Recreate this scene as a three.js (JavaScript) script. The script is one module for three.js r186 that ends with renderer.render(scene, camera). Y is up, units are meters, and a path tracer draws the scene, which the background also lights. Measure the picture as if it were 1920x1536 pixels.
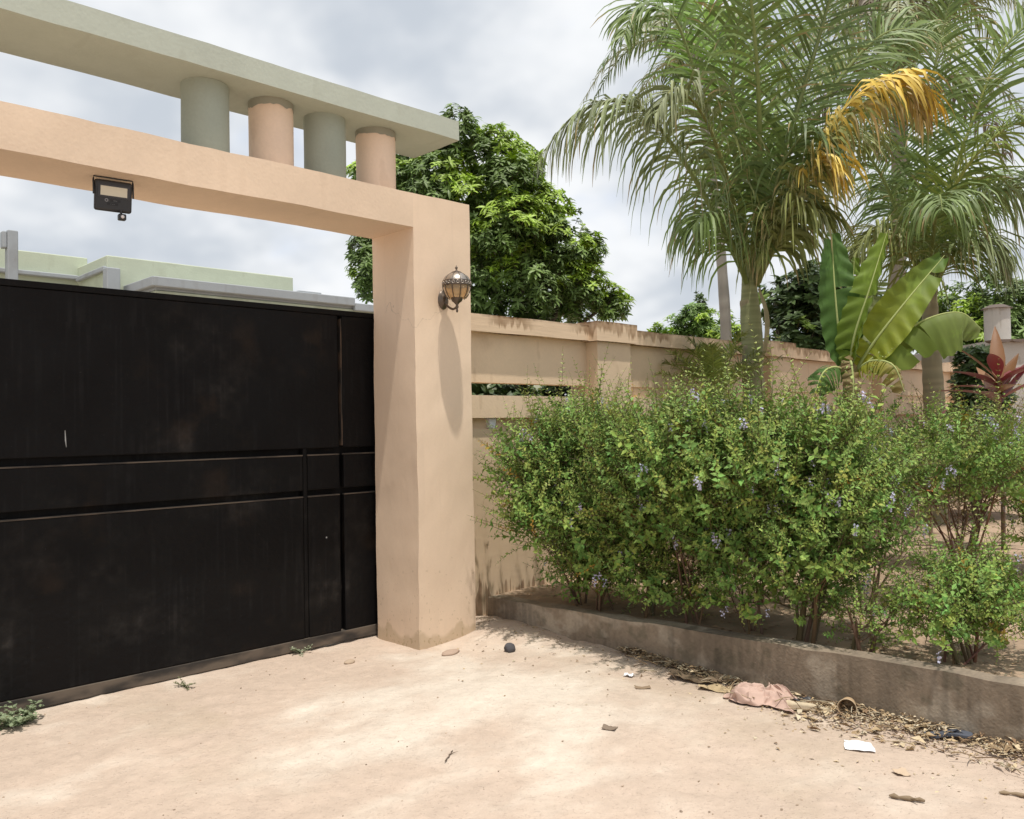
import * as THREE from 'three';
import { mergeGeometries, mergeVertices, toCreasedNormals } from 'three/addons/utils/BufferGeometryUtils.js';
import { RoundedBoxGeometry } from 'three/addons/geometries/RoundedBoxGeometry.js';

// ---------------------------------------------------------------- camera, sky, sun, exposure
const scene = new THREE.Scene();
const camera = new THREE.PerspectiveCamera(51.28, 1920 / 1536, 0.05, 2000);
camera.position.set(-3.586, 1.498, 5.187);
camera.rotation.order = 'YXZ';
const YAW = -0.7704;
camera.rotation.set(0.0189, YAW, -0.0174);
const renderer = new THREE.WebGLRenderer({ antialias: true });
renderer.toneMapping = THREE.LinearToneMapping;
renderer.toneMappingExposure = 1.0;
renderer.shadowMap.enabled = true;
const SUN = new THREE.Vector3(-0.1, 1, 0.245).normalize();
const sun = new THREE.DirectionalLight(new THREE.Color().setRGB(1.0, 0.95, 0.86), 4.0);
sun.position.copy(SUN).multiplyScalar(60);
sun.castShadow = true;
Object.assign(sun.shadow.camera, { left: -30, right: 30, top: 30, bottom: -30, near: 1, far: 140 });
sun.shadow.mapSize.set(4096, 4096);
sun.shadow.radius = 2;
scene.add(sun, sun.target);

// seeded random and noise
function mulberry(a) { return () => { a |= 0; a = a + 0x6D2B79F5 | 0; let t = Math.imul(a ^ a >>> 15, 1 | a); t = t + Math.imul(t ^ t >>> 7, 61 | t) ^ t; return ((t ^ t >>> 14) >>> 0) / 4294967296; }; }
let rnd = mulberry(7);
const rr = (a, b) => a + (b - a) * rnd();
const clamp = (x, a = 0, b = 1) => Math.min(b, Math.max(a, x));
const mix = (a, b, t) => a + (b - a) * t;
const sstep = (a, b, x) => { const t = clamp((x - a) / (b - a)); return t * t * (3 - 2 * t); };
const h3 = (x, y, z) => { let h = Math.imul(x, 374761393) + Math.imul(y, 668265263) + Math.imul(z, 1274126177) | 0; h = Math.imul(h ^ h >>> 13, 1274126177); return ((h ^ h >>> 16) >>> 0) / 4294967296; };
function noise3(x, y, z) {
  const X = Math.floor(x), Y = Math.floor(y), Z = Math.floor(z); let u = x - X, v = y - Y, w = z - Z;
  u = u * u * (3 - 2 * u); v = v * v * (3 - 2 * v); w = w * w * (3 - 2 * w);
  return mix(mix(mix(h3(X, Y, Z), h3(X + 1, Y, Z), u), mix(h3(X, Y + 1, Z), h3(X + 1, Y + 1, Z), u), v), mix(mix(h3(X, Y, Z + 1), h3(X + 1, Y, Z + 1), u), mix(h3(X, Y + 1, Z + 1), h3(X + 1, Y + 1, Z + 1), u), v), w);
}
function fbm3(x, y, z, o = 5) { let s = 0, a = 0.5, t = 0; for (let i = 0; i < o; i++) { s += a * noise3(x, y, z); t += a; a *= 0.5; x = x * 2.03 + 11.3; y = y * 2.03 + 4.7; z = z * 2.03 + 7.1; } return s / t; }
// tiling 2D noise: period p in lattice cells
function noise2(x, y, p, s = 0) {
  const X = Math.floor(x), Y = Math.floor(y); let u = x - X, v = y - Y; u = u * u * (3 - 2 * u); v = v * v * (3 - 2 * v);
  const q = (a) => ((a % p) + p) % p;
  return mix(mix(h3(q(X), q(Y), s), h3(q(X + 1), q(Y), s), u), mix(h3(q(X), q(Y + 1), s), h3(q(X + 1), q(Y + 1), s), u), v);
}
function fbm2(u, v, p, o = 5, s = 0) { let r = 0, a = 0.5, t = 0; for (let i = 0; i < o; i++) { r += a * noise2(u * p, v * p, p, s + i); t += a; a *= 0.5; p *= 2; } return r / t; }

// sky: bright broken cloud over pale blue
{
  const W = 1536, H = 768, d = new Float32Array(W * H * 4);
  for (let j = 0; j < H; j++) {
    const el = ((j + 0.5) / H - 0.5) * Math.PI, y = Math.sin(el), c = Math.cos(el);
    for (let i = 0; i < W; i++) {
      const az = ((i + 0.5) / W - 0.5) * 2 * Math.PI, x = Math.cos(az) * c, z = Math.sin(az) * c;
      const k = 1 / (Math.max(y, 0) + 0.35), px = x * k * 1.5 + 162.833, pz = z * k * 1.5 + 158.613;
      const wx = fbm3(px * 1.3, 2.5, pz * 1.3, 3) - 0.5;
      const n = fbm3(px * 1.7 + wx * 1.2, 0.3, pz * 1.7 - wx, 6), n2 = fbm3(px * 3.6 + 5, 3.3, pz * 3.6 + wx, 5);
      const cov = sstep(0.26, 0.50, n), thick = sstep(0.38, 0.66, n2 * 0.5 + n * 0.5);
      const blue = [mix(0.62, 0.50, clamp(y * 1.6)), mix(0.72, 0.64, clamp(y * 1.6)), mix(0.90, 0.90, clamp(y * 1.6))];
      const cl = [mix(0.97, 0.60, thick), mix(0.985, 0.65, thick), mix(1.0, 0.715, thick)];
      const o = (j * W + i) * 4;
      for (let q = 0; q < 3; q++) d[o + q] = (y < 0 ? 0.6 : mix(blue[q], cl[q], cov * 0.92 + 0.06));
      d[o + 3] = 1;
    }
  }
  const t = new THREE.DataTexture(d, W, H, THREE.RGBAFormat, THREE.FloatType);
  t.mapping = THREE.EquirectangularReflectionMapping; t.magFilter = t.minFilter = THREE.LinearFilter; t.colorSpace = THREE.LinearSRGBColorSpace; t.needsUpdate = true;
  scene.background = t; scene.environment = t;
}

// ---------------------------------------------------------------- helpers
const V = (x, y, z) => new THREE.Vector3(x, y, z);
const names = {};
function numbered(n) { const k = names[n] = (names[n] ?? -1) + 1; return k ? `${n}_${String(k).padStart(3, '0')}` : n; }
function tag(o, label, category, group, kind) { o.userData.label = label; o.userData.category = category; if (group) o.userData.group = group; if (kind) o.userData.kind = kind; return o; }
function struct(o, label, category) { o.userData.kind = 'structure'; o.userData.label = label; o.userData.category = category; return o; }
function part(name, geo, mat, parent) { const m = new THREE.Mesh(geo, mat); m.castShadow = m.receiveShadow = true; m.name = parent === scene ? numbered(name) : name; parent.add(m); return m; }
function thing(name, p, turn = 0) { const g = new THREE.Group(); g.name = numbered(name); g.position.set(...p); g.rotation.y = turn; scene.add(g); return g; }
function stuffPart(o) { o.userData.kind = 'stuff'; return o; }
const toS = (c) => { c = clamp(c); return c <= 0.0031308 ? c * 12.92 : 1.055 * Math.pow(c, 1 / 2.4) - 0.055; };
function colorTex(w, h, fn, wrap = THREE.RepeatWrapping) {
  const d = new Uint8Array(w * h * 4);
  for (let j = 0; j < h; j++) for (let i = 0; i < w; i++) { const c = fn((i + 0.5) / w, (j + 0.5) / h), o = (j * w + i) * 4; for (let q = 0; q < 3; q++) d[o + q] = Math.round(toS(c[q]) * 255); d[o + 3] = 255; }
  const t = new THREE.DataTexture(d, w, h); t.colorSpace = THREE.SRGBColorSpace; t.wrapS = t.wrapT = wrap; t.magFilter = THREE.LinearFilter; t.minFilter = THREE.LinearMipmapLinearFilter; t.generateMipmaps = true; t.needsUpdate = true; return t;
}
function grayTex(w, h, fn, wrap = THREE.RepeatWrapping) {
  const d = new Uint8Array(w * h * 4);
  for (let j = 0; j < h; j++) for (let i = 0; i < w; i++) { const c = Math.round(clamp(fn((i + 0.5) / w, (j + 0.5) / h)) * 255), o = (j * w + i) * 4; d[o] = d[o + 1] = d[o + 2] = c; d[o + 3] = 255; }
  const t = new THREE.DataTexture(d, w, h); t.wrapS = t.wrapT = wrap; t.magFilter = THREE.LinearFilter; t.needsUpdate = true; return t;
}
function withRepeat(t, x, y) { const c = t.clone(); c.repeat.set(x, y); c.needsUpdate = true; return c; }
function rgb(r, g, b) { return new THREE.Color().setRGB(r, g, b); }
function std(r, g, b, rough = 0.8, extra = {}) { return new THREE.MeshStandardMaterial({ color: rgb(r, g, b), roughness: rough, ...extra }); }
function leafMat(r, g, b, tr = 0.35, extra = {}) { return new THREE.MeshPhysicalMaterial({ color: rgb(r, g, b), roughness: 0.62, transmission: tr, thickness: 0, side: THREE.DoubleSide, ...extra }); }
// uv in metres from the dominant axis of each face
function metreUV(g, s = 1) {
  const p = g.attributes.position, n = g.attributes.normal, uv = new Float32Array(p.count * 2);
  for (let i = 0; i < p.count; i++) {
    const a = Math.abs(n.getX(i)), b = Math.abs(n.getY(i)), c = Math.abs(n.getZ(i)), x = p.getX(i), y = p.getY(i), z = p.getZ(i);
    if (b > a && b > c) { uv[2 * i] = x; uv[2 * i + 1] = z; } else if (a > c) { uv[2 * i] = z; uv[2 * i + 1] = y; } else { uv[2 * i] = x; uv[2 * i + 1] = y; }
    uv[2 * i] *= s; uv[2 * i + 1] *= s;
  }
  g.setAttribute('uv', new THREE.BufferAttribute(uv, 2)); return g;
}
// hand-plastered box: finely cut, faces and arrises a little uneven
function plasterBox(x0, x1, y0, y1, z0, z1, step = 0.12, amp = 0.004) {
  const sx = x1 - x0, sy = y1 - y0, sz = z1 - z0, n = (l) => Math.max(1, Math.min(60, Math.round(l / step)));
  let g = new THREE.BoxGeometry(sx, sy, sz, n(sx), n(sy), n(sz));
  const p = g.attributes.position;
  for (let i = 0; i < p.count; i++) {
    const x = p.getX(i), y = p.getY(i), z = p.getZ(i);
    const X = x + (x0 + x1) / 2, Y = y + (y0 + y1) / 2, Z = z + (z0 + z1) / 2;
    const a = (q) => (fbm3(X * 2.1 + q, Y * 2.1 + q * 1.7, Z * 2.1 - q, 3) - 0.5) * 2 * amp + (noise3(X * 11 + q, Y * 11, Z * 11) - 0.5) * amp * 0.5;
    p.setXYZ(i, X + a(3), Y + a(17), Z + a(31));
  }
  g = toCreasedNormals(g, 0.7); return metreUV(g);
}
// builder of leafy triangles with vertex colours
class GB {
  constructor() { this.p = []; this.c = []; this.i = []; }
  v(x, y, z, c) { this.p.push(x, y, z); this.c.push(c[0], c[1], c[2]); return this.p.length / 3 - 1; }
  leaf(p, d, n, L, W, fold, droop, c) {                              // two faces folded along the midrib
    const s = V().crossVectors(d, n).normalize(), m = p.clone().addScaledVector(d, L * 0.45);
    const t = p.clone().addScaledVector(d, L); t.y -= droop * L; m.y -= droop * L * 0.15;
    const a = this.v(p.x, p.y, p.z, c), l = m.clone().addScaledVector(s, W / 2).addScaledVector(n, fold * W), r = m.clone().addScaledVector(s, -W / 2).addScaledVector(n, fold * W);
    const b = this.v(t.x, t.y, t.z, c), q = this.v(l.x, l.y, l.z, c), w = this.v(r.x, r.y, r.z, c);
    this.i.push(a, b, q, a, w, b);
  }
  strip(pts, wid, nrm, cols, fold = 0) {                              // ribbon along points
    let pl, pm, pr;
    for (let k = 0; k < pts.length; k++) {
      const t = pts[Math.min(k + 1, pts.length - 1)].clone().sub(pts[Math.max(k - 1, 0)]).normalize();
      const s = V().crossVectors(t, nrm).normalize(), up = V().crossVectors(s, t), w = wid[k], c = cols[k] ?? cols[0], P = pts[k];
      const l = this.v(P.x + s.x * w + up.x * fold * w, P.y + s.y * w + up.y * fold * w, P.z + s.z * w + up.z * fold * w, c), r = this.v(P.x - s.x * w + up.x * fold * w, P.y - s.y * w + up.y * fold * w, P.z - s.z * w + up.z * fold * w, c);
      const m = fold ? this.v(P.x, P.y, P.z, c) : -1;
      if (k) { if (fold) this.i.push(pl, pm, l, pm, m, l, pm, pr, m, pr, r, m); else this.i.push(pl, pr, l, pr, r, l); }
      pl = l; pr = r; pm = m;
    }
  }
  tube(pts, rad, c, sides = 5) {
    let prev;
    for (let k = 0; k < pts.length; k++) {
      const t = pts[Math.min(k + 1, pts.length - 1)].clone().sub(pts[Math.max(k - 1, 0)]).normalize();
      const a = V().crossVectors(t, Math.abs(t.y) < 0.9 ? V(0, 1, 0) : V(1, 0, 0)).normalize(), b = V().crossVectors(t, a), ring = [];
      for (let s = 0; s < sides; s++) { const f = s / sides * Math.PI * 2, x = Math.cos(f) * rad[k], y = Math.sin(f) * rad[k]; ring.push(this.v(pts[k].x + a.x * x + b.x * y, pts[k].y + a.y * x + b.y * y, pts[k].z + a.z * x + b.z * y, Array.isArray(c[0]) ? c[k] : c)); }
      if (prev) for (let s = 0; s < sides; s++) { const n = (s + 1) % sides; this.i.push(prev[s], ring[s], prev[n], prev[n], ring[s], ring[n]); }
      prev = ring;
    }
  }
  geo() { const g = new THREE.BufferGeometry(); g.setAttribute('position', new THREE.Float32BufferAttribute(this.p, 3)); g.setAttribute('color', new THREE.Float32BufferAttribute(this.c, 3)); g.setIndex(this.i); g.computeVertexNormals(); return g; }
}
const VC = { vertexColors: true };
function curve(pts, n) { return new THREE.CatmullRomCurve3(pts.map((p) => V(...p)), false, 'centripetal').getPoints(n); }
const Q = new THREE.Quaternion(), UPV = V(0, 1, 0);
function place(p, dir, twist, s) { const q = new THREE.Quaternion().setFromUnitVectors(UPV, dir), r = new THREE.Quaternion().setFromAxisAngle(UPV, twist); return new THREE.Matrix4().compose(p, q.multiply(r), V(s, s, s)); }
function instanced(name, geo, mat, list, parent) {
  const m = new THREE.InstancedMesh(geo, mat, list.length); m.name = name; m.castShadow = m.receiveShadow = true;
  list.forEach(([mt, c], k) => { m.setMatrixAt(k, mt); m.setColorAt(k, rgb(...c)); });
  m.userData.kind = 'stuff'; parent.add(m); return m;
}

// ---------------------------------------------------------------- materials
const plasterBump = grayTex(512, 512, (u, v) => 0.5 * fbm2(u, v, 6, 5, 40) + 0.3 * fbm2(u, v, 64, 3, 50) + 0.2 * fbm2(u, v, 18, 3, 77));
function plasterTex(base, seed, dirt = 0.16) {
  return colorTex(1024, 1024, (u, v) => {
    const a = fbm2(u, v, 3, 6, seed), b = fbm2(u, v, 24, 4, seed + 9), c = noise2(u * 220, v * 220, 220, seed + 20);
    const st = sstep(0.60, 0.80, fbm2(u, v * 0.999, 5, 5, seed + 31)) * dirt + sstep(0.66, 0.78, noise2(u * 40, v * 4, 40, seed + 3) * 0.55 + b * 0.45) * dirt * 0.5;
    const k = (0.92 + 0.13 * (a - 0.5) * 2 + 0.06 * (b - 0.5) + 0.04 * (c - 0.5));
    return [base[0] * k * (1 - st), base[1] * k * (1 - st * 1.15), base[2] * k * (1 - st * 1.3)];
  });
}
const peach = [0.765, 0.592, 0.437];
function plasterMat(base, seed, dirt) { const m = new THREE.MeshStandardMaterial({ map: withRepeat(plasterTex(base, seed, dirt), 0.42, 0.42), roughness: 0.82, bumpMap: plasterBump, bumpScale: 0.0025 }); return m; }
const M = {
  peach: plasterMat(peach, 3, 0.07), fence: plasterMat([0.74, 0.56, 0.385], 90, 0.22),
  sage: plasterMat([0.455, 0.485, 0.41], 160, 0.1), sageDark: plasterMat([0.365, 0.40, 0.335], 200, 0.1), peachColumn: plasterMat([0.78, 0.60, 0.46], 240),
  lime: plasterMat([0.56, 0.61, 0.47], 300, 0.14), greyTrim: plasterMat([0.36, 0.385, 0.405], 340, 0.14), white: plasterMat([0.50, 0.465, 0.425], 380, 0.45),
};
// cap with run-off stains: u along, v from bottom to top of the cap
M.column = new THREE.MeshStandardMaterial({ roughness: 0.82, bumpMap: plasterBump, bumpScale: 0.003, map: colorTex(512, 1024, (u, v) => {
  const x = u * 1.7, y = v * 3.4 - 0.2, a = fbm3(x * 1.4, y * 1.0, 1.2, 5), b = fbm3(x * 9, y * 5, 2.2, 4), c = noise3(x * 130, y * 130, 3.2), run = noise3(x * 34, y * 0.9, 4.2);
  const foot = sstep(0.02, -0.02, y - 0.02 - 0.12 * Math.pow(fbm3(x * 7, y * 2.5, 5.2, 4), 2) * 2), spl = (fbm3(x * 45, y * 45, 6.2, 2) > 0.73 && y < 0.6 * h3(Math.floor(x * 60), Math.floor(y * 60), 7)) ? 1 : 0, st = sstep(0.62, 0.82, run * 0.6 + b * 0.4) * 0.05, crack = (Math.abs(fbm3(x * 2.4 + 3, y * 2.4, 8.2, 5) - 0.5) < 0.0022 && noise3(x * 1.6, y * 1.6, 9.2) > 0.6) ? 0.22 : 0;
  const k = (0.93 + 0.17 * (a - 0.5) + 0.08 * (b - 0.5) + 0.035 * (c - 0.5)) * (1 - st) * (1 - crack), d = clamp(foot * 0.5 + spl * 0.35);
  return [mix(peach[0], 0.42, d) * k, mix(peach[1], 0.315, d) * k, mix(peach[2], 0.185, d) * k];
}) });
M.cap = new THREE.MeshStandardMaterial({ roughness: 0.85, bumpMap: plasterBump, bumpScale: 0.0025, map: colorTex(1024, 128, (u, v) => {
  const n = noise2(u * 90, 0.5, 90, 5) * 0.6 + noise2(u * 260, 0.5, 260, 6) * 0.4, where = sstep(0.42, 0.68, noise2(u * 7, 0.3, 7, 8)), len = 1 - n * 1.25;
  const st = where * sstep(0.0, 0.25, v - len) * (0.35 + 0.4 * noise2(u * 130, v * 3, 130, 9)), k = 0.93 + 0.14 * (fbm2(u, v, 16, 4, 12) - 0.5), d = sstep(0.86, 1.0, v + 0.2 * (noise2(u * 120, 1.5, 120, 4) - 0.5)) * 0.3;
  return [0.74 * k * (1 - st * 0.75 - d), 0.555 * k * (1 - st * 0.85 - d), 0.385 * k * (1 - st * 0.95 - d)];
}) });
// gate: black paint, rust bloom, chalky scuffs and dust
const gateTex = colorTex(1024, 1024, (u, v) => {
  const r = sstep(0.52, 0.78, fbm2(u, v, 4, 6, 610)), s = sstep(0.55, 0.82, noise2(u * 150, v * 6, 150, 620) * 0.6 + fbm2(u, v, 8, 4, 630) * 0.4), d = sstep(0.5, 0.85, fbm2(u, v, 6, 6, 640)), sp = noise2(u * 300, v * 300, 300, 650) > 0.985 ? 1 : 0;
  const f = fbm2(u, v, 40, 4, 660);
  const q = sstep(0.55, 0.75, fbm2(u, v, 9, 5, 665));
  return [0.005 + 0.011 * r * q + 0.0075 * s * f + 0.03 * d * f * f + sp * 0.03, 0.0045 + 0.0065 * r * q + 0.007 * s * f + 0.026 * d * f * f + sp * 0.03, 0.0045 + 0.0035 * r * q + 0.007 * s * f + 0.022 * d * f * f + sp * 0.028];
});
const gateRough = grayTex(512, 512, (u, v) => 0.42 + 0.35 * fbm2(u, v, 6, 6, 670));
const gateBump = grayTex(512, 512, (u, v) => 0.75 * fbm2(u, v, 3, 3, 680) + 0.25 * fbm2(u, v, 50, 3, 690));
M.gate = new THREE.MeshPhysicalMaterial({ specularIntensity: 0.28, map: withRepeat(gateTex, 0.47, 0.47), roughnessMap: withRepeat(gateRough, 0.6, 0.6), roughness: 1, bumpMap: withRepeat(gateBump, 0.8, 0.8), bumpScale: 0.012, metalness: 0 });
M.rust = new THREE.MeshStandardMaterial({ roughness: 0.85, map: withRepeat(colorTex(256, 256, (u, v) => { const a = fbm2(u, v, 8, 5, 700), b = sstep(0.42, 0.6, fbm2(u, v, 5, 5, 710)); return [mix(0.03, 0.17, a * b), mix(0.024, 0.105, a * b), mix(0.02, 0.065, a * b)]; }), 1.6, 1.6) });
M.dustRail = new THREE.MeshStandardMaterial({ roughness: 0.9, map: withRepeat(colorTex(512, 128, (u, v) => { const a = sstep(0.3, 0.7, fbm2(u, v, 10, 5, 720)); return [mix(0.03, 0.125, a), mix(0.025, 0.097, a), mix(0.021, 0.073, a)]; }), 0.5, 1.5) });
M.black = std(0.02, 0.021, 0.024, 0.45);
M.bronze = std(0.12, 0.095, 0.075, 0.38, { metalness: 0.75 });
M.silverBronze = std(0.42, 0.37, 0.32, 0.32, { metalness: 0.85 });
// concrete kerb
M.kerb = new THREE.MeshStandardMaterial({ roughness: 0.92, bumpMap: withRepeat(plasterBump, 14, 1), bumpScale: 0.005, map: colorTex(2048, 160, (u, v) => {
  const z = u * 9, y = v * 0.62;                                      // metres along and up
  const a = fbm3(z * 2.2, y * 2.2, 1.5, 5), n = noise3(z * 26, y * 3.2, 2.5) * 0.55 + noise3(z * 60, y * 5, 3.5) * 0.45, s = sstep(0.46, 0.74, n * 0.6 + 0.4 * noise3(z * 4, y * 2, 4.5)), p = sstep(0.5, 0.64, fbm3(z * 5, y * 7, 5.5, 4)), f = fbm3(z * 70, y * 70, 6.5, 2), mo = sstep(0.56, 0.66, fbm3(z * 9 + 3, y * 9, 8.5, 4));
  const k = (0.8 + 0.7 * (a - 0.5) + 0.35 * (f - 0.5)) * (1 - 0.3 * s);
  return [mix(mix(0.31, 0.44, p), 0.16, mo * 0.5) * k, mix(mix(0.245, 0.37, p), 0.14, mo * 0.5) * k, mix(mix(0.178, 0.285, p), 0.095, mo * 0.5) * k];
}) });

// ---------------------------------------------------------------- ground
const bedY = (x, z) => 0.165 + 0.05 * (fbm3(x * 0.9, 1.1, z * 0.9, 4) - 0.5) + 0.02 * (noise3(x * 6, 4.4, z * 6) - 0.5) + 0.02 * clamp((z - 1) / 3);
function groundY(x, z) {
  const near = 1 - sstep(6, 12, Math.hypot(x + 1, z - 2.5));
  let y = near * (0.05 * (fbm3(x * 0.55 + 4, 2.2, z * 0.55, 3) - 0.5) + 0.016 * (fbm3(x * 3.4, 5.2, z * 3.4, 3) - 0.5) + 0.005 * (noise3(x * 17, 1.2, z * 17) - 0.5));
  y += 0.075 * Math.exp(-(((x - 0.72) / 0.28) ** 2 + ((z - 0.55) / 0.5) ** 2));
  y -= 0.04 * Math.exp(-(((x - 0.8) / 0.5) ** 2)) * sstep(1.4, 2.4, z) * (1 - sstep(4, 5.5, z));
  // scuffs, heel marks and a shallow wheel rut
  const hx = Math.floor(x / 0.34), hz = Math.floor(z / 0.34);
  if (near > 0) for (let i = -1; i <= 1; i++) for (let j = -1; j <= 1; j++) { const q = h3(hx + i, hz + j, 41); if (q > 0.55) { const cx = (hx + i + 0.2 + 0.6 * h3(hx + i, hz + j, 42)) * 0.34, cz = (hz + j + 0.2 + 0.6 * h3(hx + i, hz + j, 43)) * 0.34, a = q * 40, dx = (x - cx) * Math.cos(a) + (z - cz) * Math.sin(a), dz = (z - cz) * Math.cos(a) - (x - cx) * Math.sin(a), d = (dx / 0.12) ** 2 + (dz / 0.055) ** 2; y += near * (-0.009 * Math.exp(-d) + 0.004 * Math.exp(-((Math.sqrt(d) - 1.5) ** 2) * 5)); } }
  for (const R of [2.05, 2.24, 2.9, 3.05]) { const d = Math.hypot(x + 2.6, z - 4.9) - R - 0.05 * Math.sin(x * 2); y -= near * 0.006 * Math.exp(-((d / 0.05) ** 2)) * sstep(-2.4, -1.2, x); }
  return y - 0.004;
}
{
  const axis = (a, b, st, far) => { const r = []; for (let s = a; s <= b + 1e-6; s += st) r.push(s); let k = st; while (r[r.length - 1] < far) { k *= 1.35; r.push(r[r.length - 1] + k); } k = st; while (r[0] > -far) { k *= 1.35; r.unshift(r[0] - k); } return r; };
  const xs = axis(-4.6, 1.2, 0.035, 600), zs = axis(-0.4, 5.6, 0.035, 600), p = [], uv = [], id = [];
  for (const z of zs) for (const x of xs) { p.push(x, groundY(x, z), z); uv.push((x + 5) / 7, (z + 1) / 7); }
  for (let j = 0; j + 1 < zs.length; j++) for (let i = 0; i + 1 < xs.length; i++) { const a = j * xs.length + i, b = a + 1, c = a + xs.length, d = c + 1; id.push(a, c, b, b, c, d); }
  const g = new THREE.BufferGeometry(); g.setAttribute('position', new THREE.Float32BufferAttribute(p, 3)); g.setAttribute('uv', new THREE.Float32BufferAttribute(uv, 2)); g.setIndex(id); g.computeVertexNormals();
  const map = colorTex(2048, 2048, (u, v) => {
    const x = u * 7 - 5, z = v * 7 - 1;
    const a = fbm3(x * 0.8, 0.5, z * 0.8, 5), b = fbm3(x * 3.5 + 9, 1.5, z * 5.5, 5), c = fbm3(x * 22, 2.5, z * 22, 3), f = h3(Math.floor(u * 2048), Math.floor(v * 2048), 3), e = fbm3(x * 1.6 + 3, 7.5, z * 1.6, 4);
    let r = 0.515, gg = 0.405, bb = 0.322;
    // crust of pale, hard-trodden soil with a ragged outline, and greyer trampled patches
    const pale = sstep(0.40, 0.72, e * 0.55 + 0.45 * b + 0.26 * Math.exp(-(((x + 0.25) / 0.95) ** 2 + ((z - 1.55) / 0.75) ** 2)) - 0.08);
    const grey = sstep(0.5, 0.66, 0.6 * fbm3(x * 1.2 + 30, 4.5, z * 1.2, 4) + 0.4 * b) * 0.5;
    r = mix(r, 0.61, pale); gg = mix(gg, 0.53, pale); bb = mix(bb, 0.445, pale);
    r = mix(r, 0.40, grey * (1 - pale)); gg = mix(gg, 0.315, grey * (1 - pale)); bb = mix(bb, 0.232, grey * (1 - pale));
    const speck = f > 0.998 ? 0.75 : 1, k = (0.96 + 0.12 * (a - 0.5) + 0.2 * (b - 0.5) + 0.22 * (c - 0.5) + 0.09 * (f - 0.5)) * speck;
    return [r * k, gg * k, bb * k];
  }, THREE.MirroredRepeatWrapping);
  const bump = grayTex(1024, 1024, (u, v) => 0.45 * fbm2(u, v, 12, 6, 900) + 0.35 * fbm2(u, v, 60, 4, 910) + 0.2 * (noise2(u * 180, v * 180, 180, 920) > 0.86 ? 1 : 0.3));
  const m = new THREE.MeshStandardMaterial({ map, roughness: 0.95, bumpMap: withRepeat(bump, 4.1, 4.1), bumpScale: 0.014 });
  const o = part('ground', g, m, scene); struct(o, 'bare sandy ground in front of the gate', 'ground');
}
{
  const xs = [], zs = []; for (let x = 0.985; x < 4; x += 0.06) xs.push(x); for (let x = 4; x <= 17; x += 0.3) xs.push(x); for (let z = 0.1; z < 5; z += 0.06) zs.push(z); for (let z = 5; z <= 14; z += 0.4) zs.push(z);
  const p = [], uv = [], id = [];
  for (const z of zs) for (const x of xs) { p.push(x, bedY(x, z), z); uv.push(x / 5, z / 5); }
  for (let j = 0; j + 1 < zs.length; j++) for (let i = 0; i + 1 < xs.length; i++) { const a = j * xs.length + i, b = a + 1, c = a + xs.length, d = c + 1; id.push(a, c, b, b, c, d); }
  const g = new THREE.BufferGeometry(); g.setAttribute('position', new THREE.Float32BufferAttribute(p, 3)); g.setAttribute('uv', new THREE.Float32BufferAttribute(uv, 2)); g.setIndex(id); g.computeVertexNormals();
  const map = colorTex(1024, 1024, (u, v) => { const a = fbm2(u, v, 5, 6, 930), b = fbm2(u, v, 40, 4, 940), c = h3(Math.floor(u * 512), Math.floor(v * 512), 9), k = 0.9 + 0.5 * (a - 0.5) + 0.4 * (b - 0.5), l = sstep(0.55, 0.62, fbm2(u, v, 22, 4, 950)) * 0.5; return [mix(0.40, 0.22, l) * k * (c > 0.97 ? 0.6 : 1), mix(0.285, 0.155, l) * k, mix(0.195, 0.10, l) * k]; });
  const m = new THREE.MeshStandardMaterial({ map, roughness: 1, bumpMap: grayTex(512, 512, (u, v) => fbm2(u, v, 24, 5, 960)), bumpScale: 0.03 });
  struct(part('planting_bed', g, m, scene), 'raised soil bed behind the kerb', 'soil');
}

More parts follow.
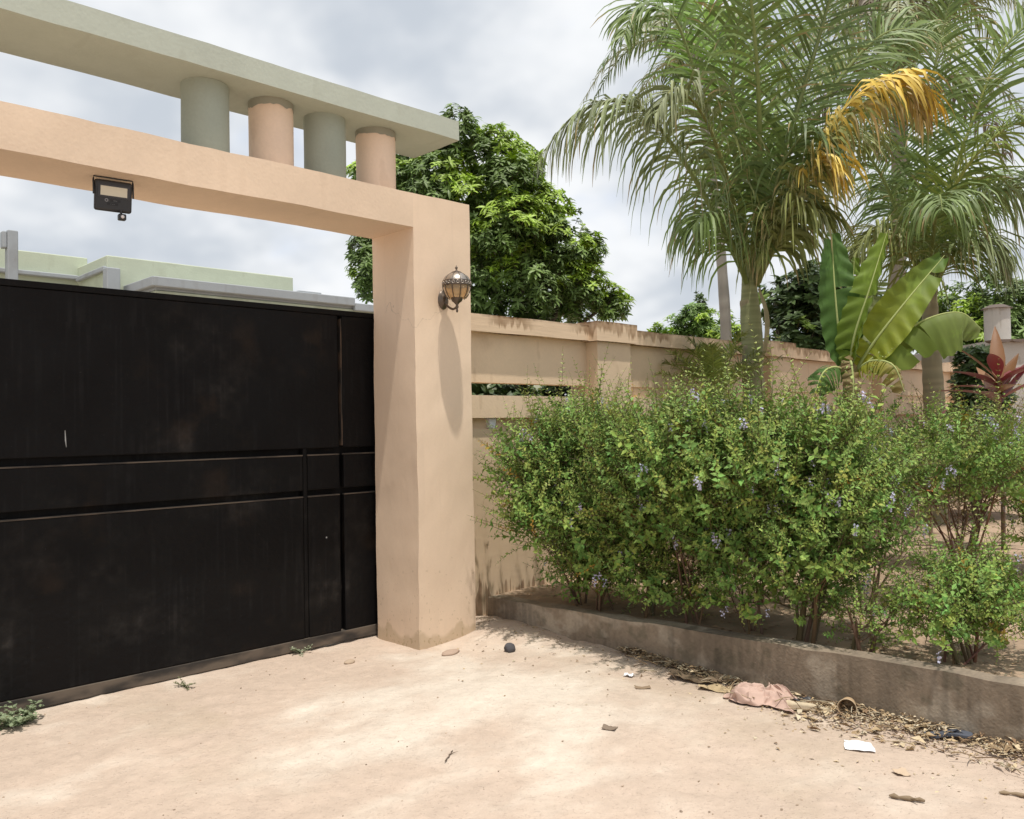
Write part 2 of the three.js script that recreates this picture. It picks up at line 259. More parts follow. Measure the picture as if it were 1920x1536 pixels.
// ---------------------------------------------------------------- gateway: column, beam, slab, short columns
const BX = -7.2;   // the gateway goes on beyond the picture to its other column
{
  const g = thing('gateway', [0, 0, 0]); tag(g, 'peach plastered gateway with beam, raised canopy slab and four short round columns', 'gateway');
  { const c = plasterBox(0, 0.509, -0.2, 3.106, 0.06, 0.554, 0.06, 0.009), p = c.attributes.position, uv = c.attributes.uv; for (let i = 0; i < p.count; i++) uv.setXY(i, (p.getX(i) - p.getZ(i) + 0.8) / 1.7, (p.getY(i) + 0.2) / 3.4); part('column', c, M.column, g); }
  part('column', plasterBox(BX - 0.51, BX, -0.2, 3.106, 0.06, 0.554, 0.14, 0.006), M.peach, g);
  part('beam', plasterBox(BX, 0, 2.873, 3.106, 0.06, 0.554, 0.12, 0.009), M.peach, g);
  part('canopy_slab', plasterBox(BX - 0.4, 0.411, 3.552, 3.69, 0.039, 0.574, 0.12, 0.007), M.sage, g);
  [-1.357, -0.927, -0.537, -0.13, -5.84, -6.24, -6.65, -7.06].forEach((x, k) => {
    const c = new THREE.CylinderGeometry(0.137, 0.137, 0.452, 40, 8, true), p = c.attributes.position;
    for (let i = 0; i < p.count; i++) { const a = 1 + 0.025 * (fbm3(p.getX(i) * 6 + x * 5, p.getY(i) * 6, p.getZ(i) * 6, 3) - 0.5); p.setX(i, p.getX(i) * a); p.setZ(i, p.getZ(i) * a); }
    c.computeVertexNormals(); c.rotateY(Math.PI); c.translate(x, 3.329, 0.307);
    const uv = c.attributes.uv; for (let i = 0; i < uv.count; i++) uv.setXY(i, uv.getX(i) * 0.86 + k, uv.getY(i) * 0.45);
    const o = part('short_column', c, k % 2 ? M.peachColumn : M.sageDark, g); o.userData.label = k % 2 ? 'short round column painted peach' : 'short round column painted grey green';
    if (k % 2 && k < 4) {                                             // ragged grey-green paint line under the slab
      const b = new GB(), N = 48, R = 0.1395; let pa, pb;
      for (let s = 0; s <= N; s++) { const f = s / N * Math.PI * 2, lo = 3.53 - 0.045 * fbm3(Math.cos(f) * 3 + k * 7, 1.2, Math.sin(f) * 3, 4), A = b.v(x + Math.cos(f) * R, 3.5515, 0.307 + Math.sin(f) * R, [1, 1, 1]), B = b.v(x + Math.cos(f) * R, lo, 0.307 + Math.sin(f) * R, [1, 1, 1]); if (s) b.i.push(pa, A, pb, pb, A, B); pa = A; pb = B; }
      part('paint_edge', b.geo(), std(0.30, 0.29, 0.23, 0.85, { side: THREE.DoubleSide }), o);
    }
  });
}
// ---------------------------------------------------------------- sliding gate
{
  const g = thing('sliding_gate', [0, 0, 0]); tag(g, 'black sheet metal sliding gate with recessed grooves', 'gate');
  const L = -7.0, R = 0.4;
  part('backing_sheet', metreUV(new THREE.BoxGeometry(R - L, 2.3, 0.012).translate((L + R) / 2, 1.19, -0.062)), M.gate, g);
  const rows = [[0.075, 1.03], [1.079, 1.314], [1.366, 2.30]], cols = [[L, -0.552], [-0.516, -0.262], [-0.226, R]];
  const pan = (x0, x1, y0, y1) => {
    const b = new RoundedBoxGeometry(x1 - x0, y1 - y0, 0.04, 2, 0.006); b.translate((x0 + x1) / 2, (y0 + y1) / 2, -0.02);
    part('panel', metreUV(b), M.gate, g);
  };
  for (let r = 0; r < 3; r++) for (let c = 0; c < 3; c++) {
    if (r === 2 && c < 2) { if (!c) pan(cols[0][0], cols[1][1], ...rows[2]); continue; }
    pan(...cols[c], ...rows[r]);
  }
  part('stile', metreUV(new RoundedBoxGeometry(0.03, 1.289, 0.05, 2, 0.004).translate(-0.534, 0.7205, -0.028)), M.gate, g);
  for (const y of [1.03, 1.314]) for (const [a, b] of [[L, -0.552], [-0.516, -0.262], [-0.226, R]]) part('ledge', metreUV(new RoundedBoxGeometry(b - a, 0.009, 0.03, 1, 0.003).translate((a + b) / 2, y + 0.0045, -0.012)), M.dustRail, g);
  part('top_rail', metreUV(new RoundedBoxGeometry(R - L, 0.038, 0.06, 2, 0.006).translate((L + R) / 2, 2.321, -0.03)), M.gate, g);
  part('bottom_rail', metreUV(new RoundedBoxGeometry(R - L, 0.075, 0.062, 2, 0.006).translate((L + R) / 2, 0.0345, -0.03)), M.dustRail, g);
  part('edge_strip', metreUV(new THREE.BoxGeometry(0.008, 0.9, 0.036).translate(-0.2305, 1.83, -0.026)), M.rust, g);
  const scr = new GB(); scr.strip([V(-2.052, 1.515, 0.0012), V(-2.05, 1.46, 0.0012), V(-2.046, 1.42, 0.0012)], [0.0015, 0.0035, 0.001], V(0, 0, 1), [[1, 1, 1]]);
  part('paint_chip', scr.geo(), std(0.35, 0.35, 0.34, 0.8, { side: THREE.DoubleSide }), g);
  const dot = new THREE.CircleGeometry(0.006, 9); dot.translate(-0.375, 0.742, 0.0012); part('paint_chip', dot, std(0.4, 0.4, 0.4, 0.8), g);
  // worn patch where the tracks of the gate run
}
// ---------------------------------------------------------------- floodlight under the beam
{
  const g = thing('floodlight', [-1.925, 2.873, 0.42], -0.12); tag(g, 'small black floodlight with motion sensor under the gateway beam', 'floodlight');
  const body = new RoundedBoxGeometry(0.188, 0.165, 0.036, 4, 0.014); body.translate(0, -0.1, 0); const o = part('housing', body, M.black, g); o.rotation.set(0.14, 0, 0);
  const rim = new THREE.Shape(); rim.moveTo(-0.079, -0.034); rim.lineTo(0.079, -0.034); rim.lineTo(0.079, 0.034); rim.lineTo(-0.079, 0.034); rim.closePath();
  const hole = new THREE.Path(); hole.moveTo(-0.067, -0.025); hole.lineTo(-0.067, 0.025); hole.lineTo(0.067, 0.025); hole.lineTo(0.067, -0.025); hole.closePath(); rim.holes.push(hole);
  const rg = new THREE.ExtrudeGeometry(rim, { depth: 0.003, bevelEnabled: false }); rg.translate(0, -0.076, 0.0181); part('bezel', rg, std(0.03, 0.03, 0.035, 0.35), o);
  part('led_panel', new THREE.BoxGeometry(0.134, 0.05, 0.002).translate(0, -0.076, 0.0192), std(0.62, 0.58, 0.46, 0.35), o);
  const mk = std(0.22, 0.22, 0.23, 0.6);
  const ring = new THREE.RingGeometry(0.005, 0.009, 20); ring.translate(-0.036, -0.125, 0.0186); part('emblem', ring, mk, o);
  const tx = (t, size, x, y) => {
    const cv = document.createElement('canvas'); cv.width = 256; cv.height = 64; const c = cv.getContext('2d'); c.fillStyle = '#1a1b1f'; c.fillRect(0, 0, 256, 64); c.fillStyle = '#777a7d'; c.font = 'bold 50px sans-serif'; c.textAlign = 'center'; c.fillText(t, 128, 50);
    const T = new THREE.CanvasTexture(cv); T.colorSpace = THREE.SRGBColorSpace; const p = new THREE.PlaneGeometry(size, size / 4); p.translate(x, y, 0.0185); part('lettering', p, new THREE.MeshStandardMaterial({ map: T, roughness: 0.6 }), o);
  };
  tx('•••••', 0.052, 0.008, -0.125); tx('– – –', 0.056, -0.006, -0.143);
  const u = new GB(); u.tube([V(-0.099, -0.1, 0.0), V(-0.099, -0.02, -0.004), V(-0.097, -0.002, -0.008), V(0, -0.0015, -0.008), V(0.097, -0.002, -0.008), V(0.099, -0.02, -0.004), V(0.099, -0.1, 0)], [0.005, 0.005, 0.005, 0.005, 0.005, 0.005, 0.005], [1, 1, 1], 6); part('bracket', u.geo(), M.black, g);
  const s = part('motion_sensor', new RoundedBoxGeometry(0.04, 0.034, 0.034, 3, 0.007).translate(0.038, -0.213, 0.012), M.black, g);
  const e = new THREE.SphereGeometry(0.0095, 14, 8, 0, Math.PI * 2, 0, Math.PI / 2); e.rotateX(Math.PI / 2); e.translate(0.038, -0.213, 0.029); part('lens', e, std(0.7, 0.68, 0.68, 0.3), s);
  part('sensor_stalk', new THREE.CylinderGeometry(0.006, 0.006, 0.03, 10).translate(0.036, -0.189, 0.004), M.black, g);
}
// ---------------------------------------------------------------- wall lantern on the column
{
  const LX = 0.25, LZ = 0.15, g = thing('wall_lantern', [LX, 2.39, 0.556]); tag(g, 'bronze globe wall lantern with amber glass on the column', 'lantern');
  const plate = new THREE.LatheGeometry([[0, 0.03], [0.018, 0.029], [0.03, 0.022], [0.04, 0.012], [0.05, 0.008], [0.054, 0]].map(([x, y]) => new THREE.Vector2(x, y)), 28); plate.rotateX(Math.PI / 2); plate.scale(0.85, 1.25, 1); part('back_plate', plate, M.bronze, g);
  const c = curve([[0, -0.02, 0.02], [0, -0.055, 0.06], [0, -0.075, 0.11], [0, -0.06, LZ], [0, -0.03, LZ]], 18), a = new GB(); a.tube(c, c.map(() => 0.0085), [1, 1, 1], 8); part('arm', a.geo(), M.bronze, g);
  const fin = new THREE.LatheGeometry([[0, -0.105], [0.006, -0.1], [0.009, -0.088], [0.005, -0.078], [0.012, -0.066], [0.008, -0.05], [0.02, -0.036], [0.034, -0.026], [0.04, -0.012], [0.042, 0]].map(([x, y]) => new THREE.Vector2(x, y)), 24); fin.translate(0, 0, LZ); part('lower_cup', fin, M.bronze, g);
  const R0 = 0.096, yc = 0.092, prof = (y) => Math.sqrt(Math.max(0, 1 - ((y - yc) / (y > yc ? 0.085 : 0.125)) ** 2)) * R0;
  const gl = []; for (let k = 0; k <= 10; k++) { const y = -0.004 + k * 0.0086; gl.push(new THREE.Vector2(prof(y) * 0.955, y)); }
  const glass = new THREE.LatheGeometry(gl, 40); glass.translate(0, 0, LZ); part('glass_shade', glass, new THREE.MeshPhysicalMaterial({ color: rgb(0.86, 0.66, 0.40), roughness: 0.55, transmission: 0.75, thickness: 0, side: THREE.DoubleSide }), g);
  const cageMat = M.bronze;
  for (let k = 0; k < 10; k++) { const f = k / 10 * Math.PI * 2 + 0.1, pts = []; for (let s = 0; s <= 9; s++) { const y = -0.008 + s * 0.0098, r = prof(y) + 0.002; pts.push(V(Math.cos(f) * r, y, LZ + Math.sin(f) * r)); } const b = new GB(); b.tube(pts, pts.map(() => 0.0036), [1, 1, 1], 5); part('cage_rib', b.geo(), cageMat, g); }
  const band = new THREE.LatheGeometry([[prof(0.078) + 0.003, 0.078], [prof(0.082) + 0.006, 0.082], [prof(0.095) + 0.003, 0.095], [prof(0.105) + 0.004, 0.106], [prof(0.112) + 0.007, 0.113], [prof(0.117) + 0.003, 0.117]].map(([x, y]) => new THREE.Vector2(x, y)), 40); band.translate(0, 0, LZ); const bd = part('band', band, M.bronze, g);
  for (let k = 0; k < 20; k++) { const f = k / 20 * Math.PI * 2, t = new THREE.TorusGeometry(0.0095, 0.0028, 5, 12); t.rotateY(Math.PI / 2 - f); t.translate(Math.cos(f) * 0.1, 0.097, LZ + Math.sin(f) * 0.1); part('scroll', t, M.silverBronze, bd); }
  const dm = []; for (let k = 0; k <= 14; k++) { const y = 0.117 + k / 14 * 0.0595; dm.push(new THREE.Vector2(Math.max(0.012, prof(y)), y)); } const dome = new THREE.LatheGeometry(dm, 40); dome.translate(0, 0, LZ); part('dome', dome, M.silverBronze, g);
  for (let k = 0; k < 10; k++) { const f = k / 10 * Math.PI * 2 + 0.1, pts = []; for (let s = 0; s <= 7; s++) { const y = 0.117 + s / 7 * 0.056, r = prof(y) + 0.001; pts.push(V(Math.cos(f) * r, y, LZ + Math.sin(f) * r)); } const b = new GB(); b.tube(pts, pts.map(() => 0.0022), [1, 1, 1], 5); part('dome_rib', b.geo(), M.bronze, g); }
  const cr = new THREE.LatheGeometry([[0.03, 0.168], [0.036, 0.176], [0.026, 0.18], [0.012, 0.184], [0.006, 0.19], [0.005, 0.198], [0.011, 0.205], [0.006, 0.213], [0.0025, 0.22], [0, 0.229]].map(([x, y]) => new THREE.Vector2(x, y)), 20); cr.translate(0, 0, LZ); part('finial', cr, M.bronze, g);
  part('bulb', new THREE.SphereGeometry(0.03, 16, 12).translate(0, 0.045, LZ), std(0.75, 0.73, 0.68, 0.4), g);
}
// ---------------------------------------------------------------- boundary wall
{
  const g = thing('boundary_wall', [0, 0, 0]); tag(g, 'peach boundary wall with capped pillars and a long open slot', 'wall');
  const lowTex = colorTex(1024, 512, (u, v) => {                      // splashed mud and dark run marks at the foot: u 3.6 m, v 1.4 m
    const a = fbm2(u, v, 4, 6, 1000), b = fbm2(u, v, 30, 4, 1010), k = 0.93 + 0.12 * (a - 0.5) + 0.06 * (b - 0.5);
    const x = u * 3.6, n = noise2(x * 38, 0.5, 4000, 1020) * 0.5 + noise2(x * 95, 0.5, 4000, 1021) * 0.5, mask = Math.max(Math.exp(-(((x - 0.36) / 0.06) ** 2)), Math.exp(-(((x - 0.62) / 0.1) ** 2)) * 0.85, 0.5 * sstep(0.6, 0.8, noise2(x * 2.2, 0.5, 4000, 1030)));
    const top = 0.16 + mask * (0.05 + 0.23 * n * n * 1.6), y = v * 1.55, st = (1 - sstep(top - 0.03, top, y)) * (mask > 0.12 ? 1 : 0.0) * sstep(0.35, 0.6, n) * 0.72;
    return [0.74 * k * (1 - st * 0.8), 0.565 * k * (1 - st * 0.88), 0.385 * k * (1 - st * 0.93)];
  });
  const low = new THREE.MeshStandardMaterial({ map: lowTex, roughness: 0.85, bumpMap: plasterBump, bumpScale: 0.0025 });
  const X0 = 0.505, bays = [[X0, 2.164, 2.631], [2.631, 5.163, 5.63], [5.63, 8.16, 8.63], [8.63, 11.16, 11.63], [11.63, 12.55, 12.9]];
  const capUV = (geo, y0, y1) => { const p = geo.attributes.position, n = geo.attributes.normal, uv = geo.attributes.uv; for (let i = 0; i < p.count; i++) uv.setXY(i, (p.getX(i) + p.getZ(i)) / 3.4, Math.abs(n.getY(i)) > 0.7 ? 0.97 : clamp((p.getY(i) - y0) / (y1 - y0), 0.02, 0.98)); return geo; };
  for (const [a, b, c] of bays) {
    const st = a < 3 ? 0.12 : 0.4;
    const lo = plasterBox(a, b, -0.1, 1.475, 0.08, 0.25, st, 0.004), p = lo.attributes.position, uv = lo.attributes.uv; for (let i = 0; i < p.count; i++) uv.setXY(i, (p.getX(i) - 0.5) / 3.6, clamp(p.getY(i) / 1.55, 0.003, 0.997));
    part('lower_panel', lo, low, g);
    part('infill', plasterBox(a, b, 1.475, 1.562, 0.09, 0.21, st, 0.003), M.fence, g);
    part('middle_rail', plasterBox(a, b, 1.562, 1.738, 0.075, 0.288, st, 0.004), M.fence, g);
    if (a > 2) part('infill', plasterBox(a, b, 1.738, 1.842, 0.09, 0.2, st, 0.003), M.fence, g);
    part('upper_panel', plasterBox(a, b, 1.842, 2.232, 0.085, 0.22, st, 0.004), M.fence, g);
    part('cap', capUV(plasterBox(a, b, 2.232, 2.366, 0.04, 0.30, st, 0.006), 2.232, 2.366), M.cap, g);
    part('pillar', plasterBox(b, c, -0.1, 2.225, 0.03, 0.35, st, 0.004), M.fence, g);
    part('pillar_cap', capUV(plasterBox(b - 0.05, c + 0.05, 2.225, 2.398, -0.02, 0.392, st * 0.7, 0.006), 2.225, 2.398), M.cap, g);
  }
}
{ const o = part('junction_box', new RoundedBoxGeometry(0.075, 0.085, 0.04, 3, 0.006).translate(0.995, 1.52, 0.228), std(0.72, 0.74, 0.78, 0.45), scene); tag(o, 'small white junction box on the wall beside the column', 'junction box'); }
// ---------------------------------------------------------------- kerb
{
  const g = plasterBox(0.86, 0.985, -0.25, 0.24, 0.3, 9.5, 0.07, 0.006), p = g.attributes.position, n = g.attributes.normal, uv = new Float32Array(p.count * 2);
  for (let i = 0; i < p.count; i++) { const z = p.getZ(i); let y = p.getY(i); if (y > 0.1) p.setY(i, y - 0.068 + 0.023 * Math.min(z, 6) + 0.004 * (fbm3(1, z * 2.5, 4, 4) - 0.5) * 2 - (noise3(z * 9, 2, p.getX(i) * 14) > 0.78 ? 0.009 : 0)); uv[2 * i] = z / 9; uv[2 * i + 1] = (Math.abs(n.getY(i)) > 0.6 ? 0.4 + p.getX(i) * 1.6 : (y + 0.26) * 1.6); }
  g.setAttribute('uv', new THREE.BufferAttribute(uv, 2)); g.computeVertexNormals();
  tag(part('garden_kerb', toCreasedNormals(g, 0.8), M.kerb, scene), 'weathered low concrete kerb wall edging the planting bed', 'kerb');
}
// ---------------------------------------------------------------- house behind the gate
{
  const g = thing('green_house', [0, 0, 0]); tag(g, 'pale green flat roofed house with grey trim behind the gate', 'house');
  const bx = (n, a, b, c, d, e, f, m) => part(n, metreUV(new RoundedBoxGeometry(b - a, d - c, f - e, 1, 0.015).translate((a + b) / 2, (c + d) / 2, (e + f) / 2)), m, g);
  bx('wall', -9, 0.70, 0, 4.09, -16, -8.2, M.lime); bx('wall', 0.56, 3.41, 0, 3.93, -16, -7.0, M.lime); bx('wall', 0.85, 9, 0, 3.36, -15, -6.06, M.lime);
  bx('trim', -9, 0.55, 3.735, 3.80, -8.2, -8.1, M.greyTrim); bx('trim', 0.50, 0.555, 3.70, 3.77, -8.1, -6.96, M.greyTrim); bx('post', 0.50, 0.68, 0, 3.735, -6.98, -6.82, M.greyTrim);
  bx('fascia', 0.80, 3.9, 3.40, 3.53, -6.06, -5.98, M.greyTrim); bx('fascia', 0.78, 0.845, 3.401, 3.531, -8.0, -5.985, M.greyTrim); bx('roof_slab', 0.85, 3.9, 3.361, 3.526, -6.99, -6.065, M.greyTrim); bx('fascia', 3.9, 9, 3.33, 3.45, -6.06, -5.98, M.greyTrim); bx('roof_slab', 3.9, 9, 3.361, 3.445, -14, -6.065, M.greyTrim);
  bx('parapet_block', 3.1, 3.5, 3.526, 3.61, -6.6, -6.3, M.greyTrim);
  bx('post', -0.565, -0.44, 0, 4.17, -7.45, -7.3, M.greyTrim); bx('post_cap', -0.62, -0.565, 3.93, 4.15, -7.45, -7.32, M.greyTrim);
}
// ---------------------------------------------------------------- white outbuilding and round tank beside it
{
  const g = thing('outbuilding', [13.0, 0, 0.35], -0.77); tag(g, 'off white outbuilding with tiled wall top beyond the boundary wall', 'building');
  const w = plasterBox(0, 7, 0, 2.86, -4, 0, 0.5, 0.008); part('wall', w, M.white, g);
  for (let k = 0; k < 24; k++) { const t = new THREE.CylinderGeometry(0.16, 0.17, 0.30, 10, 1, false, -Math.PI / 2, Math.PI); t.rotateX(Math.PI / 2); t.scale(1, 0.32, 1); t.translate(0.1 + k * 0.29, 2.862, -0.05); part('ridge_tile', t, std(0.16, 0.12, 0.10, 0.9, { side: THREE.DoubleSide }), g); }
  const c = thing('round_tank', [13.64, 0, 0.21], -0.77); tag(c, 'off white round masonry tank with dark lid behind the outbuilding', 'tank');
  part('drum', metreUV(new THREE.CylinderGeometry(0.215, 0.215, 3.48, 32).translate(0, 1.74, 0)), M.white, c); part('lid', new THREE.CylinderGeometry(0.12, 0.27, 0.07, 28).translate(0, 3.515, 0), std(0.13, 0.10, 0.085, 0.9), c);
}
// ---------------------------------------------------------------- flowering shrubs along the kerb
const leafGreen = leafMat(1, 1, 1, 0.32, { ...VC, roughness: 0.7, specularIntensity: 0.5 }), stemMat = std(1, 1, 1, 0.9, VC), petalMat = leafMat(1, 1, 1, 0.25, { ...VC, roughness: 0.8 });
const flat = (n) => { n.y = Math.max(n.y, 0.25); return n.normalize(); };
function shootGeo(seed, len, pairs, leafL, hue) {                     // a leafy shoot growing along +y
  rnd = mulberry(seed); const b = new GB(), pts = []; let bend = rr(-0.25, 0.25), bz = rr(-0.25, 0.25);
  for (let k = 0; k <= 6; k++) { const t = k / 6; pts.push(V(bend * t * t * len, t * len, bz * t * t * len)); }
  b.tube(pts, pts.map((_, k) => 0.0028 * (1 - k / 8)), [0.16, 0.13, 0.06], 3);
  for (let k = 0; k < pairs; k++) {
    const t = 0.12 + 0.88 * k / (pairs - 1), p = V(bend * t * t * len, t * len, bz * t * t * len), f = k * 1.57 + rr(-0.5, 0.5), s = Math.sin(Math.PI * (0.25 + 0.68 * t)) * rr(0.75, 1.15);
    for (const e of [0, Math.PI]) {
      const a = f + e + rr(-0.3, 0.3), d = V(Math.cos(a), rr(0.25, 0.9), Math.sin(a)).normalize(), n = flat(V(-Math.cos(a) * 0.5 + rr(-0.35, 0.35), 1, -Math.sin(a) * 0.5 + rr(-0.35, 0.35))), y = rr(0.75, 1.2), w = rr(-0.12, 0.2);
      b.leaf(p, d, n, leafL * s, leafL * s * rr(0.42, 0.56), 0.16, rr(0, 0.25), [hue[0] * y * (1 + w), hue[1] * y, hue[2] * y]);
    }
  }
  return b.geo();
}
const G1 = [0.27, 0.40, 0.092];
const shoots = [0, 1, 2, 3, 4].map((k) => shootGeo(100 + k, [0.26, 0.3, 0.22, 0.34, 0.26][k], [10, 9, 8, 11, 7][k], [0.045, 0.038, 0.056, 0.034, 0.062][k], [[1, 1, 1], [1.12, 1.05, 1], [0.85, 0.95, 0.9], [1.15, 1.1, 1.1], [0.8, 0.92, 0.85]][k].map((m, q) => m * G1[q]))), longShoot = [0, 1].map((k) => shootGeo(120 + k, 0.5, 14, 0.05, [0.36, 0.44, 0.13]));
const dryShoots = [0, 1].map((k) => shootGeo(140 + k, 0.3, 7, 0.034, [0.31, 0.29, 0.13]));
function flowerGeo(seed) {                                           // drooping raceme of small lilac florets
  rnd = mulberry(seed); const b = new GB();
  for (let k = 0; k < 9; k++) {
    const t = k / 8, c = V(rr(-0.014, 0.014) + 0.01 * t, -0.055 * t + rr(-0.008, 0.008), rr(-0.014, 0.014)), ax = V(rr(-1, 1), rr(-0.3, 0.8), rr(-1, 1)).normalize(), s = V().crossVectors(ax, UPV).normalize(), u = V().crossVectors(s, ax), q = rr(0.8, 1.15);
    for (let m = 0; m < 5; m++) { const f = m / 5 * 6.283, d = s.clone().multiplyScalar(Math.cos(f)).addScaledVector(u, Math.sin(f)).addScaledVector(ax, 0.3).normalize(); b.leaf(c, d, ax, 0.0095, 0.0085, 0, 0, [0.60 * q, 0.56 * q, 0.76 * q]); }
  }
  return b.geo();
}
const flowers = [flowerGeo(160), flowerGeo(161)];
// lobes: [x, y, z, radius across, radius up] about the shrub's foot
function shrub(name, label, group, pos, seed, o) {
  const g = thing(name, pos); tag(g, label, 'shrub', group); rnd = mulberry(seed);
  const lobes = o.lobes, tops = [];
  for (let k = 0; k < o.stems; k++) {                                // each stem from the foot into the crown
    const l = lobes[k % lobes.length], a = rr(0, 6.283), r0 = rr(0.02, o.foot ?? 0.09), e = V(l[0] + rr(-0.5, 0.5) * l[3], l[1] + rr(-0.2, 0.5) * l[4], l[2] + rr(-0.5, 0.5) * l[3]);
    const s = V(Math.cos(a) * r0, -0.04, Math.sin(a) * r0), m = s.clone().lerp(e, 0.45); m.x += rr(-0.06, 0.06); m.z += rr(-0.06, 0.06); m.y += 0.08;
    const pts = curve([s.toArray(), m.toArray(), e.toArray()], 9), b = new GB(), R = rr(0.007, 0.014) * (o.thick ?? 1), c = [rr(0.13, 0.2), rr(0.085, 0.12), rr(0.05, 0.07)]; b.tube(pts, pts.map((_, i) => R * (1 - i / 12)), c, 5);
    for (let q = 0; q < 5; q++) { const p = pts[3 + q], d = V(rr(-1, 1), rr(0.2, 1), rr(-1, 1)).normalize(), L = rr(0.15, 0.4) * (o.branch ?? 1); b.tube([p, p.clone().addScaledVector(d, L * 0.5), p.clone().addScaledVector(d, L).add(V(0, L * 0.2, 0))], [R * 0.4, R * 0.3, R * 0.15], c, 4); }
    part('stem', b.geo(), stemMat, g); tops.push(e);
  }
  const sets = (o.geos ?? shoots).map(() => []), longs = longShoot.map(() => []), fl = flowers.map(() => []);
  const vol = lobes.map((l) => l[3] * l[3] * l[4]), tot = vol.reduce((a, b) => a + b, 0);
  lobes.forEach((l, li) => {
    const n = Math.round(o.count * vol[li] / tot);
    for (let k = 0; k < n; k++) {
      const d = V(rr(-1, 1), rr(-1, 1), rr(-1, 1)); if (d.length() > 1 || d.length() < 0.05) { k--; continue; } d.normalize();
      const rad = Math.pow(rnd(), 0.42) * rr(0.72, 1.08), p = V(l[0] + d.x * l[3] * rad, l[1] + d.y * l[4] * rad, l[2] + d.z * l[3] * rad); if (p.y < (o.low ?? 0.3) * rr(0.5, 1.2)) continue;
      const gap = fbm3((p.x + pos[0]) * 3.1, p.y * 3.1, (p.z + pos[2]) * 3.1, 2); if (gap < (o.gap ?? 0.39)) continue;
      const dir = V(d.x * 0.8 + rr(-0.5, 0.5), 0.55 + d.y * 0.35 + rr(-0.4, 0.5), d.z * 0.8 + rr(-0.5, 0.5)).normalize(), sh = rr(0.78, 1.2), w = rr(-0.14, 0.16), dead = rnd() < (o.dead ?? 0.012);
      sets[Math.floor(rnd() * sets.length)].push([place(p, dir, rr(0, 6.28), rr(0.6, 1.25) * (o.size ?? 1)), dead ? [1.5, 0.7, 0.5] : [sh * (1 + w), sh, sh * (1 - w * 0.5)]]);
      if (d.y > 0.35 && rad > 0.6 && rnd() < (o.tall ?? 0.12)) longs[Math.floor(rnd() * 2)].push([place(p, V(rr(-0.35, 0.35) + d.x * 0.3, 1, rr(-0.35, 0.35) + d.z * 0.3).normalize(), rr(0, 6.28), rr(0.6, 1.15) * (o.tallSize ?? 1)), [1, 1, 1]]);
      if (rad > 0.72 && d.y > -0.4 && rnd() < (o.bloom ?? 0.06)) { const c = 1 + Math.floor(rnd() * 3); for (let q = 0; q < c; q++) fl[q % 2].push([place(p.clone().addScaledVector(d, 0.13).add(V(rr(-0.04, 0.04), rr(-0.02, 0.06), rr(-0.04, 0.04))), UPV, rr(0, 6.28), rr(0.5, 1.05)), [1, rr(0.95, 1.1), 1]]); }
    }
  });
  sets.forEach((s, k) => s.length && instanced('foliage', (o.geos ?? shoots)[k], leafGreen, s, g)); longs.forEach((s, k) => s.length && instanced('long_shoots', longShoot[k], leafGreen, s, g)); fl.forEach((s, k) => s.length && instanced('flowers', flowers[k], petalMat, s, g));
  return g;
}
const rowG = 'flowering shrubs along the kerb';
const tallShrub = (x, z, h, seed, label, lobes, extra = {}) => shrub('flowering_shrub', label, rowG, [x, bedY(x, z) - 0.01, z], seed, { stems: 5, thick: 0.8, count: 1700, low: 0.07, lobes, ...extra });
tallShrub(1.18, 0.98, 1.6, 201, 'lilac flowering shrub at the kerb end, closest to the column, with a few browned leaves', [[-0.32, 0.92, -0.08, 0.36, 0.42], [0.1, 1.12, -0.05, 0.36, 0.36], [-0.42, 0.66, -0.06, 0.26, 0.26], [0.1, 0.6, 0.1, 0.38, 0.34], [0.05, 0.3, 0.05, 0.28, 0.22]], { dead: 0.035, tall: 0.16 });
tallShrub(1.14, 1.21, 1.7, 202, 'lilac flowering shrub second along the kerb from the column', [[-0.2, 1.1, 0, 0.44, 0.36], [0.15, 0.8, 0.05, 0.42, 0.42], [-0.12, 0.72, -0.02, 0.38, 0.34], [0.02, 0.34, 0, 0.36, 0.27]]);
tallShrub(1.2, 1.58, 1.7, 203, 'lilac flowering shrub third along the kerb from the column', [[-0.2, 1.0, 0, 0.46, 0.36], [0.15, 0.75, 0, 0.42, 0.38], [-0.14, 0.68, 0.0, 0.36, 0.32], [0.02, 0.3, 0, 0.36, 0.25]]);
tallShrub(1.16, 1.98, 1.7, 204, 'lilac flowering shrub fourth along the kerb from the column', [[-0.18, 1.04, 0.02, 0.46, 0.38], [0.18, 0.75, 0, 0.4, 0.4], [-0.1, 0.7, -0.03, 0.36, 0.32], [0.04, 0.32, -0.03, 0.36, 0.26]], { bloom: 0.08 });
tallShrub(1.22, 2.36, 1.7, 205, 'lilac flowering shrub fifth along the kerb, in front of the palm', [[-0.16, 1.06, 0, 0.46, 0.38], [0.15, 0.76, 0.05, 0.42, 0.4], [-0.08, 0.66, -0.05, 0.32, 0.3], [0.04, 0.32, 0.0, 0.34, 0.26]], { bloom: 0.1 });
tallShrub(1.26, 2.74, 1.6, 206, 'lilac flowering shrub sixth along the kerb, with a thick forked stem', [[-0.1, 1.02, 0, 0.44, 0.38], [0.15, 0.75, 0.1, 0.40, 0.36], [0.12, 1.05, 0.22, 0.32, 0.32], [-0.1, 0.5, 0.0, 0.34, 0.3], [0.05, 0.3, -0.1, 0.3, 0.24]], { bloom: 0.12, thick: 1.6 });
tallShrub(2.0, 1.9, 1.6, 207, 'lilac flowering shrub in the second row, behind the fourth shrub of the kerb', [[0, 1.02, 0, 0.5, 0.42], [0.1, 0.75, 0.3, 0.42, 0.36]], { count: 700, bloom: 0.1 });
